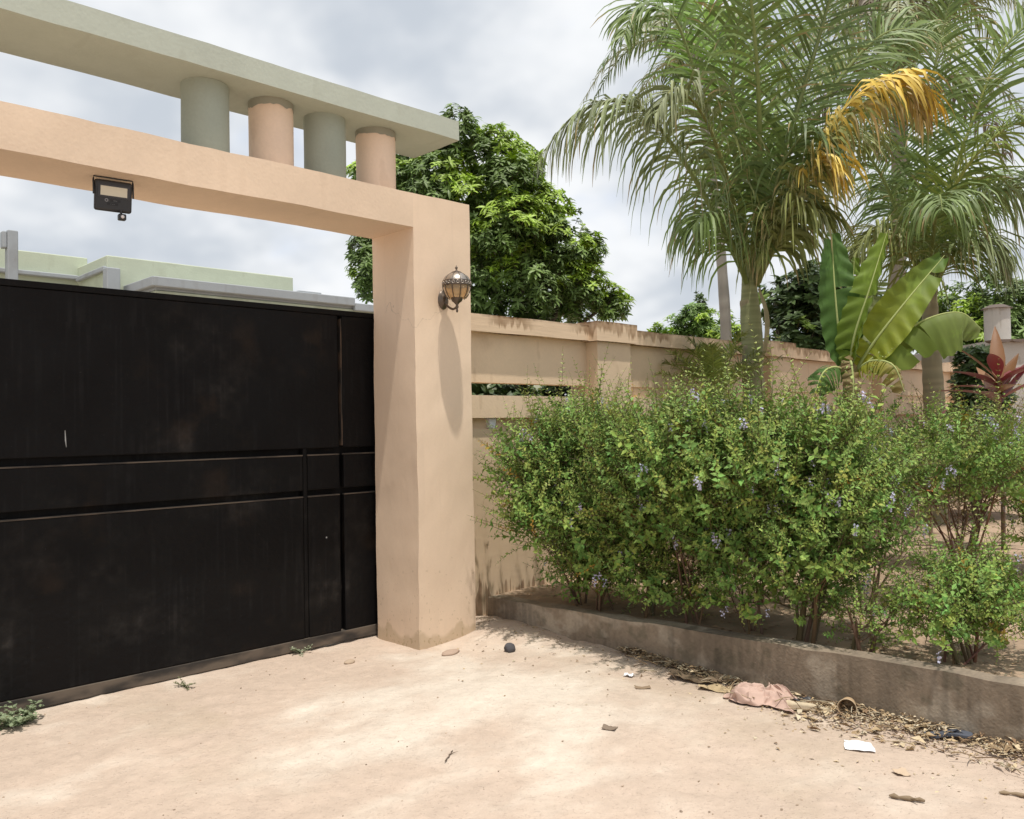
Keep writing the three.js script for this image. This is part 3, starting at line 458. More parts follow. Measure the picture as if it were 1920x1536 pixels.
tallShrub(2.3, 2.6, 1.6, 208, 'loose lilac flowering shrub in the second row, in front of the banana plant', [[0, 1.0, 0, 0.5, 0.38], [0.35, 0.95, 0.4, 0.42, 0.3]], { count: 420, low: 0.7, bloom: 0.16, gap: 0.42 });
tallShrub(3.0, 2.95, 1.6, 209, 'loose lilac flowering shrub between the second row and the dry tan shrub', [[0, 0.98, 0, 0.5, 0.34], [0.45, 0.95, 0.15, 0.42, 0.3]], { count: 520, low: 0.75, bloom: 0.14, gap: 0.4 });
shrub('low_shrub', 'low rounded yellow green shrub on its own behind the kerb', null, [1.36, bedY(1.3, 3.55) - 0.01, 3.56], 220, { stems: 8, count: 620, low: 0.06, tall: 0.02, bloom: 0.004, size: 0.8, gap: 0.3, branch: 0.5, foot: 0.12, lobes: [[0, 0.36, 0, 0.33, 0.26], [-0.18, 0.26, -0.05, 0.22, 0.2], [0.2, 0.27, 0.08, 0.26, 0.22]] });
shrub('low_shrub', 'small sparse leafy shoot at the kerb between the forked stem and the low rounded shrub', null, [1.16, bedY(1.2, 3.1) - 0.01, 3.1], 221, { stems: 5, count: 110, low: 0.03, tall: 0.03, bloom: 0, size: 0.7, gap: 0.3, branch: 0.4, lobes: [[0, 0.19, 0, 0.22, 0.16], [0.05, 0.2, 0.14, 0.18, 0.14]] });
shrub('dry_shrub', 'half dry tan shrub with spreading bare branches in the middle of the bed', null, [4.6, bedY(4.6, 2.5) - 0.01, 2.5], 222, { stems: 12, count: 760, low: 0.3, tall: 0.03, bloom: 0.01, gap: 0.4, geos: dryShoots, size: 1.2, lobes: [[0, 0.95, 0, 0.72, 0.46], [0.35, 0.8, 0.2, 0.5, 0.4], [-0.4, 0.8, -0.1, 0.5, 0.36]] });
shrub('garden_shrub', 'leafy green flowering shrub touching the dry tan shrub', null, [4.35, bedY(4.3, 3.15) - 0.01, 3.2], 223, { stems: 8, count: 950, low: 0.2, tall: 0.1, bloom: 0.05, gap: 0.38, lobes: [[0, 0.9, 0, 0.55, 0.45], [0.4, 0.8, 0.3, 0.55, 0.45], [0.1, 0.45, 0.1, 0.5, 0.32]] });
shrub('garden_shrub', 'green flowering shrub under the banana plant', null, [3.9, bedY(3.9, 1.5) - 0.01, 1.9], 224, { stems: 8, count: 900, low: 0.25, tall: 0.06, bloom: 0.06, lobes: [[0, 1.0, 0, 0.6, 0.45], [0.5, 0.8, 0.2, 0.5, 0.4]] });
shrub('garden_shrub', 'green garden shrub in front of the boundary wall beside the cycad', null, [2.9, bedY(2.9, 0.9) - 0.01, 0.95], 225, { stems: 8, count: 800, low: 0.25, tall: 0.06, bloom: 0.06, lobes: [[0, 0.85, 0, 0.55, 0.45], [0.5, 0.8, 0.1, 0.5, 0.4]] });

// ---------------------------------------------------------------- palms
const frondMat = leafMat(1, 1, 1, 0.34, { ...VC, roughness: 0.5, specularIntensity: 0.6 }), dryFrondMat = leafMat(1, 1, 1, 0.25, { ...VC, roughness: 0.7 });
const PG = { green: [0.19, 0.265, 0.075], dark: [0.14, 0.205, 0.065], bright: [0.25, 0.41, 0.065], olive: [0.25, 0.275, 0.08], amber: [0.74, 0.54, 0.10], straw: [0.72, 0.58, 0.31], grey: [0.33, 0.36, 0.20], brown: [0.17, 0.135, 0.09], lime: [0.30, 0.36, 0.08] };
function frond(parent, pts, o) {
  const N = Math.round((o.n ?? 70) * 1.15), c = curve(pts, N + 14), g = new GB(), R = o.r ?? 0.02, base = PG[o.c ?? 'green'], tipc = PG[o.tip ?? o.c ?? 'green'], lf = new GB(), st = [base[0] * 0.8 + 0.03, base[1] * 0.75 + 0.02, base[2] * 0.8 + 0.01];
  g.tube(c, c.map((_, k) => R * 1.25 * (1 - 0.92 * Math.pow(k / c.length, 0.8))), st, 5);
  const grav = o.grav ?? 1, LL = o.len ?? 0.62;
  for (let k = 0; k < N; k++) {
    const t = k / N, i = 12 + k, P = c[i], T = c[Math.min(i + 1, c.length - 1)].clone().sub(c[i - 1]).normalize();
    let S = V().crossVectors(T, UPV.clone().lerp(V(0, 0, 1), o.face ?? 0)); if (S.length() < 0.15) S.set(1, 0, 0.4); S.normalize(); const N_ = V().crossVectors(S, T).normalize();
    const L = LL * (0.45 + 0.55 * Math.sin(Math.PI * clamp(0.18 + 0.82 * t))) * rr(0.7, 1.15) * (t > 0.9 ? 0.75 : 1);
    for (const e of [-1, 1]) {
      if (rnd() < (o.miss ?? 0.08)) continue;
      const lift = rr(-0.3, 0.75) * (o.lift ?? 1), d = S.clone().multiplyScalar(e * rr(0.75, 1)).addScaledVector(T, rr(0.35, 0.7) + 0.5 * t).addScaledVector(N_, lift).normalize();
      const p = P.clone(), q = [p.clone()], seg = 5, gk = grav * rr(0.7, 1.25), broken = rnd() < (o.broken ?? 0.16) ? 1 + Math.floor(rnd() * 4) : 99;
      for (let s = 0; s < seg; s++) { d.y -= gk * (s + 0.6) * 0.095 + (s === broken ? 1.1 : 0); d.x += rr(-0.07, 0.07); d.z += rr(-0.07, 0.07); d.normalize(); p.addScaledVector(d, L / seg); q.push(p.clone()); }
      const y = rr(0.7, 1.25), m = o.from ? sstep(o.from[0], o.from[1], t + rr(-0.12, 0.12)) : clamp(t * 1.1 + rr(-0.25, 0.25)), w = (o.w ?? 0.014) * 0.88, col = [mix(base[0], tipc[0], m) * y, mix(base[1], tipc[1], m) * y, mix(base[2], tipc[2], m) * y], dryTip = rnd() < (o.dryTips ?? 0.15) ? [0.36, 0.27, 0.12] : col;
      lf.strip(q, [w * 0.5, w, w * 1.05, w * 0.9, w * 0.55, w * 0.08], N_.clone().add(V(rr(-0.4, 0.4), rr(-0.4, 0.4), rr(-0.4, 0.4))).normalize(), [col, col, col, col, dryTip, dryTip]);
    }
  }
  const f = part('frond', g.geo(), stemMat, parent); if (o.label) f.userData.label = o.label;
  stuffPart(part('leaflets', lf.geo(), o.dry ? dryFrondMat : frondMat, f));
}
function trunkGeo(pts, rad, col, ringStep, seed) {
  const c = curve(pts, 60), b = new GB(); rnd = mulberry(seed);
  b.tube(c, c.map((_, k) => { const t = k / 60, i = t * (rad.length - 1), f = Math.floor(i); return mix(rad[f], rad[Math.min(f + 1, rad.length - 1)], i - f) * (1 + 0.03 * Math.sin(k * ringStep) + rr(-0.012, 0.012)); }), c.map(() => { const y = rr(0.8, 1.15); return [col[0] * y, col[1] * y, col[2] * y]; }), 18);
  return b.geo();
}
{
  const g = thing('palm_tree', [4.145, 0.1, 0.725], YAW); tag(g, 'royal palm with one yellowed frond standing in front of the boundary wall', 'palm'); 
  part('trunk', trunkGeo([[0.03, 0, 0], [0.0, 1.2, 0], [-0.01, 2.0, 0], [-0.03, 2.62, 0]], [0.135, 0.115, 0.103, 0.09], [0.34, 0.29, 0.18], 1.3, 300), stemMat, g);
  part('crownshaft', trunkGeo([[0.0, 2.0, 0.0], [-0.02, 2.5, 0.005], [-0.03, 3.0, 0]], [0.106, 0.1, 0.06], [0.28, 0.285, 0.14], 0.1, 301), stemMat, g);
  const F = (a, o) => frond(g, a, o); rnd = mulberry(310);
  F([[-0.059, 2.851, 0.02], [-0.382, 3.401, 0.2], [-0.78, 4.012, 0.35], [-1.24, 4.448, 0.5], [-1.73, 4.362, 0.6], [-2.157, 3.897, 0.65]], { c: 'green', tip: 'grey', n: 96, len: 1.0, grav: 3.4, r: 0.034, broken: 0.2, lift: 0.4 });
  F([[-0.038, 2.908, 0], [-0.227, 3.903, -0.1], [-0.472, 4.882, -0.1], [-0.763, 5.543, 0], [-1.075, 5.602, 0.1], [-1.301, 5.186, 0.2]], { c: 'green', n: 70, len: 0.72, grav: 1.2, r: 0.03, face: 0.5 });
  F([[-0.013, 2.967, -0.03], [-0.027, 4.014, -0.3], [-0.122, 5.074, -0.45], [-0.359, 5.914, -0.55], [-0.693, 6.283, -0.6]], { c: 'bright', n: 84, len: 0.75, grav: 0.35, w: 0.017, r: 0.028, dryTips: 0.02, face: 0.85, lift: 0.3, broken: 0.03 });
  F([[0.002, 2.957, 0.03], [-0.04, 3.891, 0.5], [-0.168, 4.737, 0.9], [-0.348, 5.49, 1.2], [-0.566, 5.684, 1.5]], { c: 'green', n: 62, len: 0.66, grav: 0.8, r: 0.034, face: 0.8 });
  F([[0.037, 2.959, 0.02], [0.307, 4.008, 0.1], [0.616, 5.029, 0.2], [0.891, 5.869, 0.3], [1.21, 6.227, 0.4]], { c: 'dark', n: 70, len: 0.74, grav: 0.5, r: 0.038, face: 0.85 });
  F([[0.044, 2.969, -0.04], [0.386, 4.354, -0.5], [0.714, 5.682, -0.8], [1.148, 6.845, -1.1]], { c: 'green', n: 62, len: 0.66, grav: 0.6, r: 0.03, face: 0.8 });
  F([[0.05, 2.82, 0.05], [0.2, 3.264, 0.35], [0.421, 3.812, 0.6], [0.78, 4.376, 0.7], [1.201, 4.554, 0.75], [1.569, 4.235, 0.75]], { c: 'olive', tip: 'amber', from: [0.22, 0.42], n: 84, len: 0.82, grav: 2.2, w: 0.017, r: 0.03, dryTips: 0.3, lift: 0.4, dry: true, broken: 0.25, label: 'golden yellow dying frond with straw coloured tip' });
  F([[0.056, 2.85, 0.03], [0.258, 3.338, 0.25], [0.507, 3.891, 0.5], [0.891, 4.354, 0.55], [1.271, 4.487, 0.6], [1.521, 4.162, 0.6]], { c: 'olive', tip: 'straw', from: [0.5, 0.72], n: 70, len: 0.72, grav: 2.4, w: 0.016, r: 0.026, dryTips: 0.4, lift: 0.5, dry: true, broken: 0.25, label: 'drying frond with pale tip' });
  F([[0.036, 2.765, 0.06], [0.127, 3.131, 0.5], [0.294, 3.572, 0.75], [0.434, 3.75, 0.9], [0.559, 3.52, 0.95]], { c: 'olive', tip: 'amber', from: [0.45, 0.6], n: 56, len: 0.62, grav: 2.4, w: 0.018, r: 0.02, dry: true, label: 'short frond yellow at its tip' });
  F([[-0.07, 2.792, 0.06], [-0.303, 3.151, 0.4], [-0.566, 3.35, 0.65], [-0.782, 3.169, 0.8]], { c: 'green', n: 52, len: 0.75, grav: 3.0, r: 0.026, miss: 0.2 });
  F([[0.05, 2.793, 0.05], [0.133, 3.202, 0.4], [0.262, 3.413, 0.7], [0.428, 3.256, 0.85]], { c: 'olive', n: 52, len: 0.8, grav: 3.0, r: 0.026, miss: 0.2 });
  F([[0.068, 2.862, -0.05], [0.585, 3.842, -0.5], [1.222, 4.597, -0.9], [1.858, 4.572, -1.2]], { c: 'olive', n: 70, len: 0.85, grav: 2.2, r: 0.026 });
  F([[0.054, 2.935, 0], [0.446, 3.983, 0], [0.969, 4.882, -0.1], [1.531, 5.416, -0.2], [2.077, 5.46, -0.3]], { c: 'green', n: 74, len: 0.76, grav: 1.0, r: 0.034, face: 0.6 });
  F([[-0.043, 2.932, 0.02], [-0.279, 3.755, 0.25], [-0.582, 4.347, 0.5], [-0.884, 4.48, 0.75], [-1.106, 4.183, 0.9]], { c: 'olive', tip: 'grey', n: 74, len: 0.8, grav: 2.4, r: 0.028, broken: 0.25 });
  F([[0.018, 2.9, 0.05], [0.051, 3.385, 0.5], [0.106, 3.803, 0.8], [0.278, 3.982, 1], [0.477, 3.715, 1.1]], { c: 'dark', n: 50, len: 0.66, grav: 2.0, r: 0.026, miss: 0.2 });
  F([[-0.008, 2.943, -0.05], [-0.172, 4.221, 0.1], [-0.173, 5.195, 0.3], [0.001, 5.866, 0.5]], { c: 'green', n: 60, len: 0.66, grav: 0.7, r: 0.03, face: 0.7 });
  // old leaf sheath hanging from the trunk
  const b = new GB(), q = curve([[0.03, 2.72, 0.12], [0.09, 2.45, 0.14], [0.07, 2.15, 0.15], [0.02, 1.95, 0.14]], 10); b.strip(q, q.map((_, k) => 0.035 * Math.sin(Math.PI * (0.15 + 0.8 * k / 10))), V(0.6, 0, 1), [[0.38, 0.31, 0.17]], 0.5); part('dry_sheath', b.geo(), dryFrondMat, g);
}
{
  const g = thing('palm_tree', [7.956, 0.1, 1.075], YAW); tag(g, 'green palm with hanging fronds between the banana plant and the outbuilding', 'palm');
  part('trunk', trunkGeo([[0, 0, 0], [0.02, 1.5, 0], [0.0, 2.3, 0], [0, 3.1, 0]], [0.15, 0.13, 0.115, 0.085], [0.24, 0.21, 0.13], 1.1, 320), stemMat, g);
  const F = (a, o) => frond(g, a, { len: 0.95, r: 0.034, n: 74, w: 0.015, ...o }); rnd = mulberry(330);
  F([[-0.028, 3.088, 0], [-0.371, 3.894, 0.1], [-0.722, 4.583, 0.2], [-1.134, 5.024, 0.3], [-1.555, 4.841, 0.35]], { grav: 1.9 });
  F([[-0.007, 3.157, 0], [-0.007, 4.053, 0], [-0.015, 5.055, 0.1], [0.091, 6.106, 0.2], [0.275, 6.869, 0.3]], { c: 'green', grav: 0.8, face: 0.35 });
  F([[0.034, 3.088, 0], [0.294, 3.804, 0.2], [0.62, 4.194, 0.4], [1.09, 4.201, 0.5], [1.484, 3.719, 0.6]], { grav: 3.2, tip: 'grey', broken: 0.2, n: 90, len: 1.1 });
  F([[0.021, 3.157, 0], [0.21, 4.235, 0.1], [0.531, 5.226, 0.2], [0.878, 6.064, 0.3], [1.418, 6.553, 0.4]], { c: 'lime', tip: 'green', grav: 0.6, face: 0.3, n: 84, w: 0.017 });
  F([[0.021, 3.157, 0], [0.022, 4.028, 0.4], [0.287, 4.602, 0.7], [0.683, 4.891, 0.9], [1.155, 4.575, 1]], { c: 'lime', tip: 'green', grav: 1.3 });
  F([[-0.021, 3.157, 0], [-0.077, 4.451, -0.2], [-0.256, 5.681, -0.3], [-0.453, 6.909, -0.5]], { c: 'dark', grav: 0.9, face: 0.3 });
  F([[-0.028, 3.053, 0], [-0.51, 3.562, 0.4], [-0.929, 3.719, 0.6], [-1.262, 3.375, 0.7]], { c: 'olive', grav: 2.5 });
  F([[0.021, 3.053, 0], [0.069, 3.411, 0.5], [0.232, 3.517, 0.8], [0.461, 3.213, 0.9]], { grav: 2.6, tip: 'grey' });
  F([[0, 3.088, 0], [0.269, 4.09, -0.8], [0.325, 4.921, -1.4], [0.19, 4.87, -1.8]], { c: 'dark', grav: 1.6 });
  F([[0.021, 3.088, 0], [0.661, 4.068, -0.7], [1.513, 4.893, -1.3], [2.296, 4.844, -1.7]], { c: 'dark', grav: 1.8 });
  F([[0.007, 3.088, 0], [-0.362, 3.719, 0.9], [-0.603, 3.886, 1.5], [-0.829, 3.592, 2]], { c: 'green', grav: 2.2 });
}
{
  const g = thing('palm_tree', [13.927, 0, -5.629], YAW); tag(g, 'tall distant grey trunked palm behind the boundary wall, beyond the royal palm', 'palm');
  part('trunk', trunkGeo([[0.02, 0, 0], [0, 4, 0], [-0.2, 7, 0], [-0.65, 10.2, 0]], [0.18, 0.125, 0.11, 0.1], [0.34, 0.31, 0.27], 0.9, 340), stemMat, g); rnd = mulberry(350);
  for (let k = 0; k < 16; k++) { const a = k * 2.4, e = rr(0.1, 1.1), L = rr(2.0, 2.7), dx = Math.cos(a), dz = Math.sin(a); frond(g, [[-0.65, 10.15, 0], [-0.65 + dx * L * 0.3, 10.15 + L * 0.35 * e, dz * L * 0.3], [-0.65 + dx * L * 0.65, 10.15 + L * 0.3 * e - 0.15, dz * L * 0.65], [-0.65 + dx * L, 10.15 - L * (0.55 - 0.4 * e), dz * L]], { c: k % 3 ? 'grey' : 'dark', len: 0.6, n: 44, w: 0.02, grav: 2.2, r: 0.03 }); }
}
{
  const g = thing('palm_tree', [12.72, 0, -1.212], YAW); tag(g, 'tall palm with brown dried crown rising behind the boundary wall', 'palm');
  part('trunk', trunkGeo([[-0.1, 0, 0], [0, 3.5, 0], [0.1, 6, 0], [0.2, 8.0, 0]], [0.2, 0.15, 0.14, 0.13], [0.22, 0.19, 0.15], 0.9, 360), stemMat, g); rnd = mulberry(370);
  for (let k = 0; k < 21; k++) { const a = k * 2.4 + 0.4, e = k < 11 ? rr(0.9, 1.7) : rr(0.0, 0.9), L = rr(2.2, 3.0), dx = Math.cos(a), dz = Math.sin(a), y0 = 7.75 + (k < 11 ? 0.25 : 0); frond(g, [[0.2, y0, 0], [0.2 + dx * L * 0.28, y0 + L * 0.38 * e, dz * L * 0.28], [0.2 + dx * L * 0.62, y0 + L * 0.5 * e - 0.1, dz * L * 0.62], [0.2 + dx * L, y0 + L * (0.4 * e - 0.4), dz * L]], { c: k % 3 === 0 ? 'brown' : k % 3 === 1 ? 'grey' : 'olive', len: 0.8, n: 50, w: 0.02, grav: 1.8, r: 0.04 }); }
}
// ---------------------------------------------------------------- cycad in front of the wall
{
  const g = thing('cycad', [3.589, bedY(3.6, 0.6), 0.62], YAW); tag(g, 'stiff yellow green cycad in front of the boundary wall', 'cycad');
  part('trunk', trunkGeo([[0, -0.05, 0], [0, 0.8, 0], [0, 1.6, 0]], [0.13, 0.12, 0.1], [0.16, 0.12, 0.08], 2.2, 380), stemMat, g); rnd = mulberry(381);
  for (let k = 0; k < 24; k++) { const a = k * 2.4, e = rr(0.35, 1.4), L = rr(0.52, 0.7), dx = Math.cos(a), dz = Math.sin(a), h = Math.cos(e), v = Math.sin(e); frond(g, [[dx * 0.03, 1.58, dz * 0.03], [dx * L * 0.45 * h, 1.58 + L * 0.5 * v, dz * L * 0.45 * h], [dx * L * h * 0.85, 1.58 + L * 0.85 * v, dz * L * h * 0.85], [dx * L * 1.15 * h, 1.58 + L * 0.98 * v, dz * L * 1.15 * h]], { c: k % 4 ? 'lime' : 'dark', tip: 'olive', len: 0.16, n: 30, w: 0.006, grav: 0.25, r: 0.008, lift: 0.8, dryTips: 0 }); }
}
// ---------------------------------------------------------------- banana plant
{
  const g = thing('banana_plant', [3.93, 0.12, 1.82], YAW); tag(g, 'banana plant with broad upright leaves behind the flowering shrubs', 'banana plant');
  part('pseudostem', trunkGeo([[0.0, 0, 0], [0.0, 0.7, 0], [-0.02, 1.4, 0.0], [-0.02, 1.85, 0]], [0.12, 0.1, 0.075, 0.04], [0.22, 0.235, 0.085], 0.2, 400), stemMat, g);
  const lm = leafMat(1, 1, 1, 0.45, { ...VC, roughness: 0.6, specularIntensity: 0.35 });
  // midrib path, greatest half width, side the blade faces, colours
  function blade(path, W, nrm, c1, c2, tear, seed, label, cup = 0.25, oneSide) {
    rnd = mulberry(seed); const n = 46, c = curve(path, n + 6), rib = new GB(), bl = new GB(), N0 = V(...nrm).normalize();
    rib.tube(c, c.map((_, k) => 0.017 * (1 - 0.85 * k / c.length)), [0.36, 0.40, 0.15], 6);
    const f = part('leaf', rib.geo(), stemMat, g); if (label) f.userData.label = label;
    for (const e of [-1, 1]) {
      if (oneSide && e !== oneSide) { continue; }
      let sag = 0, prev = null, gap = 0;
      for (let k = 0; k <= n; k++) {
        const t = k / n, P = c[k + 5], T = c[Math.min(k + 6, c.length - 1)].clone().sub(c[k + 4]).normalize(), S = V().crossVectors(T, N0).normalize().multiplyScalar(e), U = V().crossVectors(S, T).multiplyScalar(e).normalize();
        if (rnd() < tear) { prev = null; sag = rr(-0.25, 0.35); gap = 1; } else gap = 0;
        const w = W * Math.pow(Math.sin(Math.PI * clamp(0.06 + 0.90 * Math.pow(t, 0.9))), 0.62) * (1 + 0.05 * (noise3(t * 17, e * 4, seed) - 0.5)), row = [];
        for (let s = 0; s <= 5; s++) {
          const r = s / 5, y = 0.86 + 0.24 * noise3(t * 46, r * 2, seed + e * 9) + (Math.round(t * 46) % 2 ? 0.06 : 0), mm = clamp(t * 0.9 + 0.25 * (noise3(t * 6, r * 3, seed) - 0.5)), q = P.clone().addScaledVector(S, w * r).addScaledVector(U, w * (cup * r * r * 1.4) + 0.014 * Math.sin(t * 60 + s) * r).addScaledVector(T, w * r * 0.22 - (gap ? 0.004 : 0)); q.y -= w * r * r * (0.12 + sag);
          row.push(bl.v(q.x, q.y, q.z, [mix(c1[0], c2[0], mm) * y, mix(c1[1], c2[1], mm) * y, mix(c1[2], c2[2], mm) * y]));
        }
        if (prev) for (let s = 0; s < 5; s++) bl.i.push(prev[s], row[s], prev[s + 1], prev[s + 1], row[s], row[s + 1]);
        prev = row;
      }
    }
    part('blade', bl.geo(), lm, f);
  }
  const gr = [0.105, 0.20, 0.04], dk = [0.075, 0.155, 0.035], ly = [0.185, 0.27, 0.032], ye = [0.36, 0.38, 0.035], du = [0.20, 0.235, 0.075], br = [0.30, 0.22, 0.10];
  blade([[-0.048, 1.779, 0], [-0.103, 2.086, 0.02], [-0.129, 2.564, 0], [-0.105, 3.109, -0.1]], 0.2, [0.15, 0.1, 1], dk, gr, 0.05, 410, 'upright dark green leaf');
  blade([[-0.019, 1.802, 0], [0.04, 2.193, -0.1], [0.11, 2.593, -0.2], [0.159, 2.905, -0.25]], 0.12, [0.5, 0.1, 1], gr, ly, 0.1, 411);
  blade([[-0.03, 1.777, 0.05], [-0.02, 2.078, 0.12], [0.127, 2.543, 0.15], [0.339, 3.068, 0.05]], 0.14, [-0.85, 0.1, 0.5], ly, ly, 0.03, 412, 'upright light green leaf', 0.5);
  blade([[0.007, 1.777, 0.03], [0.127, 2.029, 0.15], [0.407, 2.397, 0.2], [0.815, 2.823, 0.1]], 0.16, [-0.55, -0.1, 0.9], ye, gr, 0.035, 413, 'broad leaf, yellow near the stem', 0.45);
  blade([[0.008, 1.777, 0.05], [0.198, 1.979, 0.2], [0.52, 2.224, 0.3], [0.814, 2.278, 0.35], [0.995, 2.128, 0.35]], 0.19, [-0.1, 0.9, 0.35], ly, du, 0.06, 414, 'drooping leaf with torn edges', -0.9);
  blade([[0.02, 1.781, -0.05], [0.219, 2.162, -0.3], [0.404, 2.534, -0.5], [0.549, 2.753, -0.6]], 0.18, [-0.4, 0.1, 1], du, du, 0.25, 415, 'ragged faded leaf');
  blade([[-0.027, 1.778, 0.02], [-0.2, 1.843, 0.15], [-0.34, 1.792, 0.25], [-0.44, 1.607, 0.3]], 0.13, [0, 0.8, 0.6], gr, dk, 0.16, 416, undefined, -0.5);
  blade([[-0.011, 1.777, 0.05], [0.063, 1.881, 0.3], [0.155, 1.826, 0.5], [0.221, 1.602, 0.55]], 0.12, [0, 0.8, 0.6], ye, br, 0.22, 417, 'yellow and brown hanging leaf', -0.6);
  blade([[-0.034, 1.776, 0.06], [-0.064, 1.889, 0.16], [-0.078, 1.7, 0.24], [-0.104, 1.423, 0.26]], 0.08, [0, 0.3, 1], br, br, 0.3, 418, 'withered brown leaf', -0.4);
}
// ---------------------------------------------------------------- red cordyline
function cordyline(pos, s, seed, label) {
  const g = thing('cordyline', pos, YAW); tag(g, label, 'cordyline'); rnd = mulberry(seed);
  part('stem', trunkGeo([[0, -0.05, 0], [0.01, 0.6 * s, 0], [0, 1.15 * s, 0]], [0.022, 0.018, 0.014], [0.2, 0.14, 0.09], 1, seed + 1), stemMat, g);
  const mt = leafMat(1, 1, 1, 0.35, { ...VC, roughness: 0.4 });
  for (let k = 0; k < 15; k++) { const a = k * 2.4, e = rr(0.1, 1.35), L = rr(0.36, 0.5) * s, d = V(Math.cos(a) * Math.cos(e), Math.sin(e), Math.sin(a) * Math.cos(e)), p = V(0, (0.95 + 0.014 * k) * s, 0), q = []; for (let i = 0; i <= 7; i++) { q.push(p.clone()); d.y -= 0.055; d.normalize(); p.addScaledVector(d, L / 7); } const b = new GB(), y = rr(0.75, 1.25), c = rnd() < 0.25 ? [0.28 * y, 0.13 * y, 0.05 * y] : [0.25 * y, 0.05 * y, 0.06 * y]; b.strip(q, [0.012, 0.03, 0.043, 0.047, 0.042, 0.032, 0.018, 0.002].map((w) => w * s), UPV.clone().addScaledVector(V(Math.cos(a), 0, Math.sin(a)), -Math.tan(Math.min(e, 1.3)) * 0.6).normalize(), [c], 0.28); part('leaf', b.geo(), mt, g); }
}
cordyline([5.82, bedY(5.8, 2.4), 2.47], 1.5, 430, 'red leaved cordyline in front of the outbuilding');
cordyline([6.6, bedY(6.6, 1.4), 1.5], 0.95, 431, 'small dark red cordyline at the foot of the second palm');

// ---------------------------------------------------------------- broad-leaved trees
const mangoMat = leafMat(1, 1, 1, 0.35, { ...VC, roughness: 0.5, specularIntensity: 0.7 });
function rosette(seed, n, L, W, hue, up = 0.35, droop = 0.5) {
  rnd = mulberry(seed); const b = new GB(); b.tube([V(0, -L * 0.8, 0), V(0, 0, 0)], [0.008, 0.005], [0.10, 0.09, 0.05], 3);
  for (let k = 0; k < n; k++) { const a = k * 2.4 + rr(-0.3, 0.3), d = V(Math.cos(a), up + rr(-0.35, 0.5), Math.sin(a)).normalize(), l = L * rr(0.7, 1.15), q = [], p = V(0, rr(-0.5, 0.05) * L, 0), y = rr(0.75, 1.25); for (let i = 0; i <= 3; i++) { q.push(p.clone()); d.y -= droop * 0.33; d.normalize(); p.addScaledVector(d, l / 3); } b.strip(q, [W * 0.2, W * 0.5, W * 0.42, W * 0.03], UPV.clone().add(V(rr(-0.4, 0.4), 0, rr(-0.4, 0.4))).normalize(), [[hue[0] * y, hue[1] * y, hue[2] * y]], 0.2); }
  return b.geo();
}
const ros = [0, 1, 2].map((k) => rosette(500 + k, 14, 0.165, 0.044, [0.15, 0.23, 0.05], 0.3, 0.75)), rosS = [0, 1].map((k) => rosette(510 + k, 12, 0.13, 0.05, [0.09, 0.145, 0.04], 0.4, 0.3));
function tree(name, label, category, pos, seed, o) {
  const g = thing(name, pos, YAW); tag(g, label, category, o.group); rnd = mulberry(seed);
  const tr = new GB(), H = o.fork; const tp = curve([[0.1, -0.1, 0], [0.0, H * 0.5, 0.05], [o.lean ?? 0, H, 0]], 12); tr.tube(tp, tp.map((_, k) => o.r * (1.25 - 0.5 * k / 12)), [0.085, 0.07, 0.05], 12); part('trunk', tr.geo(), stemMat, g);
  o.lobes.forEach((l, i) => { if (i % (o.limbEvery ?? 1)) return; const b = new GB(), q = curve([[o.lean ?? 0, H - 0.15, 0], [l[0] * 0.5 + rr(-0.2, 0.2), mix(H, l[1], 0.45), l[2] * 0.5], [l[0], l[1], l[2]]], 10); b.tube(q, q.map((_, k) => o.r * 0.42 * (1 - 0.82 * k / 10)), [0.085, 0.07, 0.05], 6); part('limb', b.geo(), stemMat, g); });
  const geos = o.geos ?? ros, sets = geos.map(() => []), wts = o.lobes.map((l) => l[3] * l[3]), tot = wts.reduce((a, b) => a + b, 0);
  o.lobes.forEach((l, li) => {
    const n = Math.round(o.count * wts[li] / tot);
    for (let k = 0; k < n; k++) {
      const d = V(rr(-1, 1), rr(-1, 1), rr(-1, 1)); if (d.length() > 1 || d.length() < 0.05) { k--; continue; } d.normalize();
      const rad = rnd() < 0.75 ? rr(0.8, 1.08) : rr(0.35, 0.8), p = V(l[0] + d.x * l[3] * rad, l[1] + d.y * (l[4] ?? l[3]) * rad, l[2] + d.z * l[3] * rad), wob = fbm3(p.x * 1.4 + seed, p.y * 1.4, p.z * 1.4, 2); if (wob < (o.gap ?? 0.34)) continue;
      const dir = V(d.x * 0.7 + rr(-0.3, 0.3), 0.75 + d.y * 0.3, d.z * 0.7 + rr(-0.3, 0.3)).normalize(), young = rad > 0.8 && d.y > -0.1 && fbm3(p.x * 1.1 + 9, p.y * 1.1 + seed, p.z * 1.1, 2) > (o.young ?? 0.45), s = rr(0.75, 1.2);
      sets[Math.floor(rnd() * sets.length)].push([place(p, dir, rr(0, 6.28), rr(0.75, 1.3) * (o.size ?? 1)), young ? [2.2 * s, 2.05 * s, 0.9 * s] : (o.tint ?? [1, 1, 1]).map((c) => c * s)]);
    }
  });
  sets.forEach((s, k) => s.length && instanced('crown', geos[k], mangoMat, s, g));
}
const LB = (X0, s, y0, Y0) => (a) => a.map(([x, y, r, t]) => [(x - X0) / s, y0 + (Y0 - y) / s, t ?? 0, r / s]);
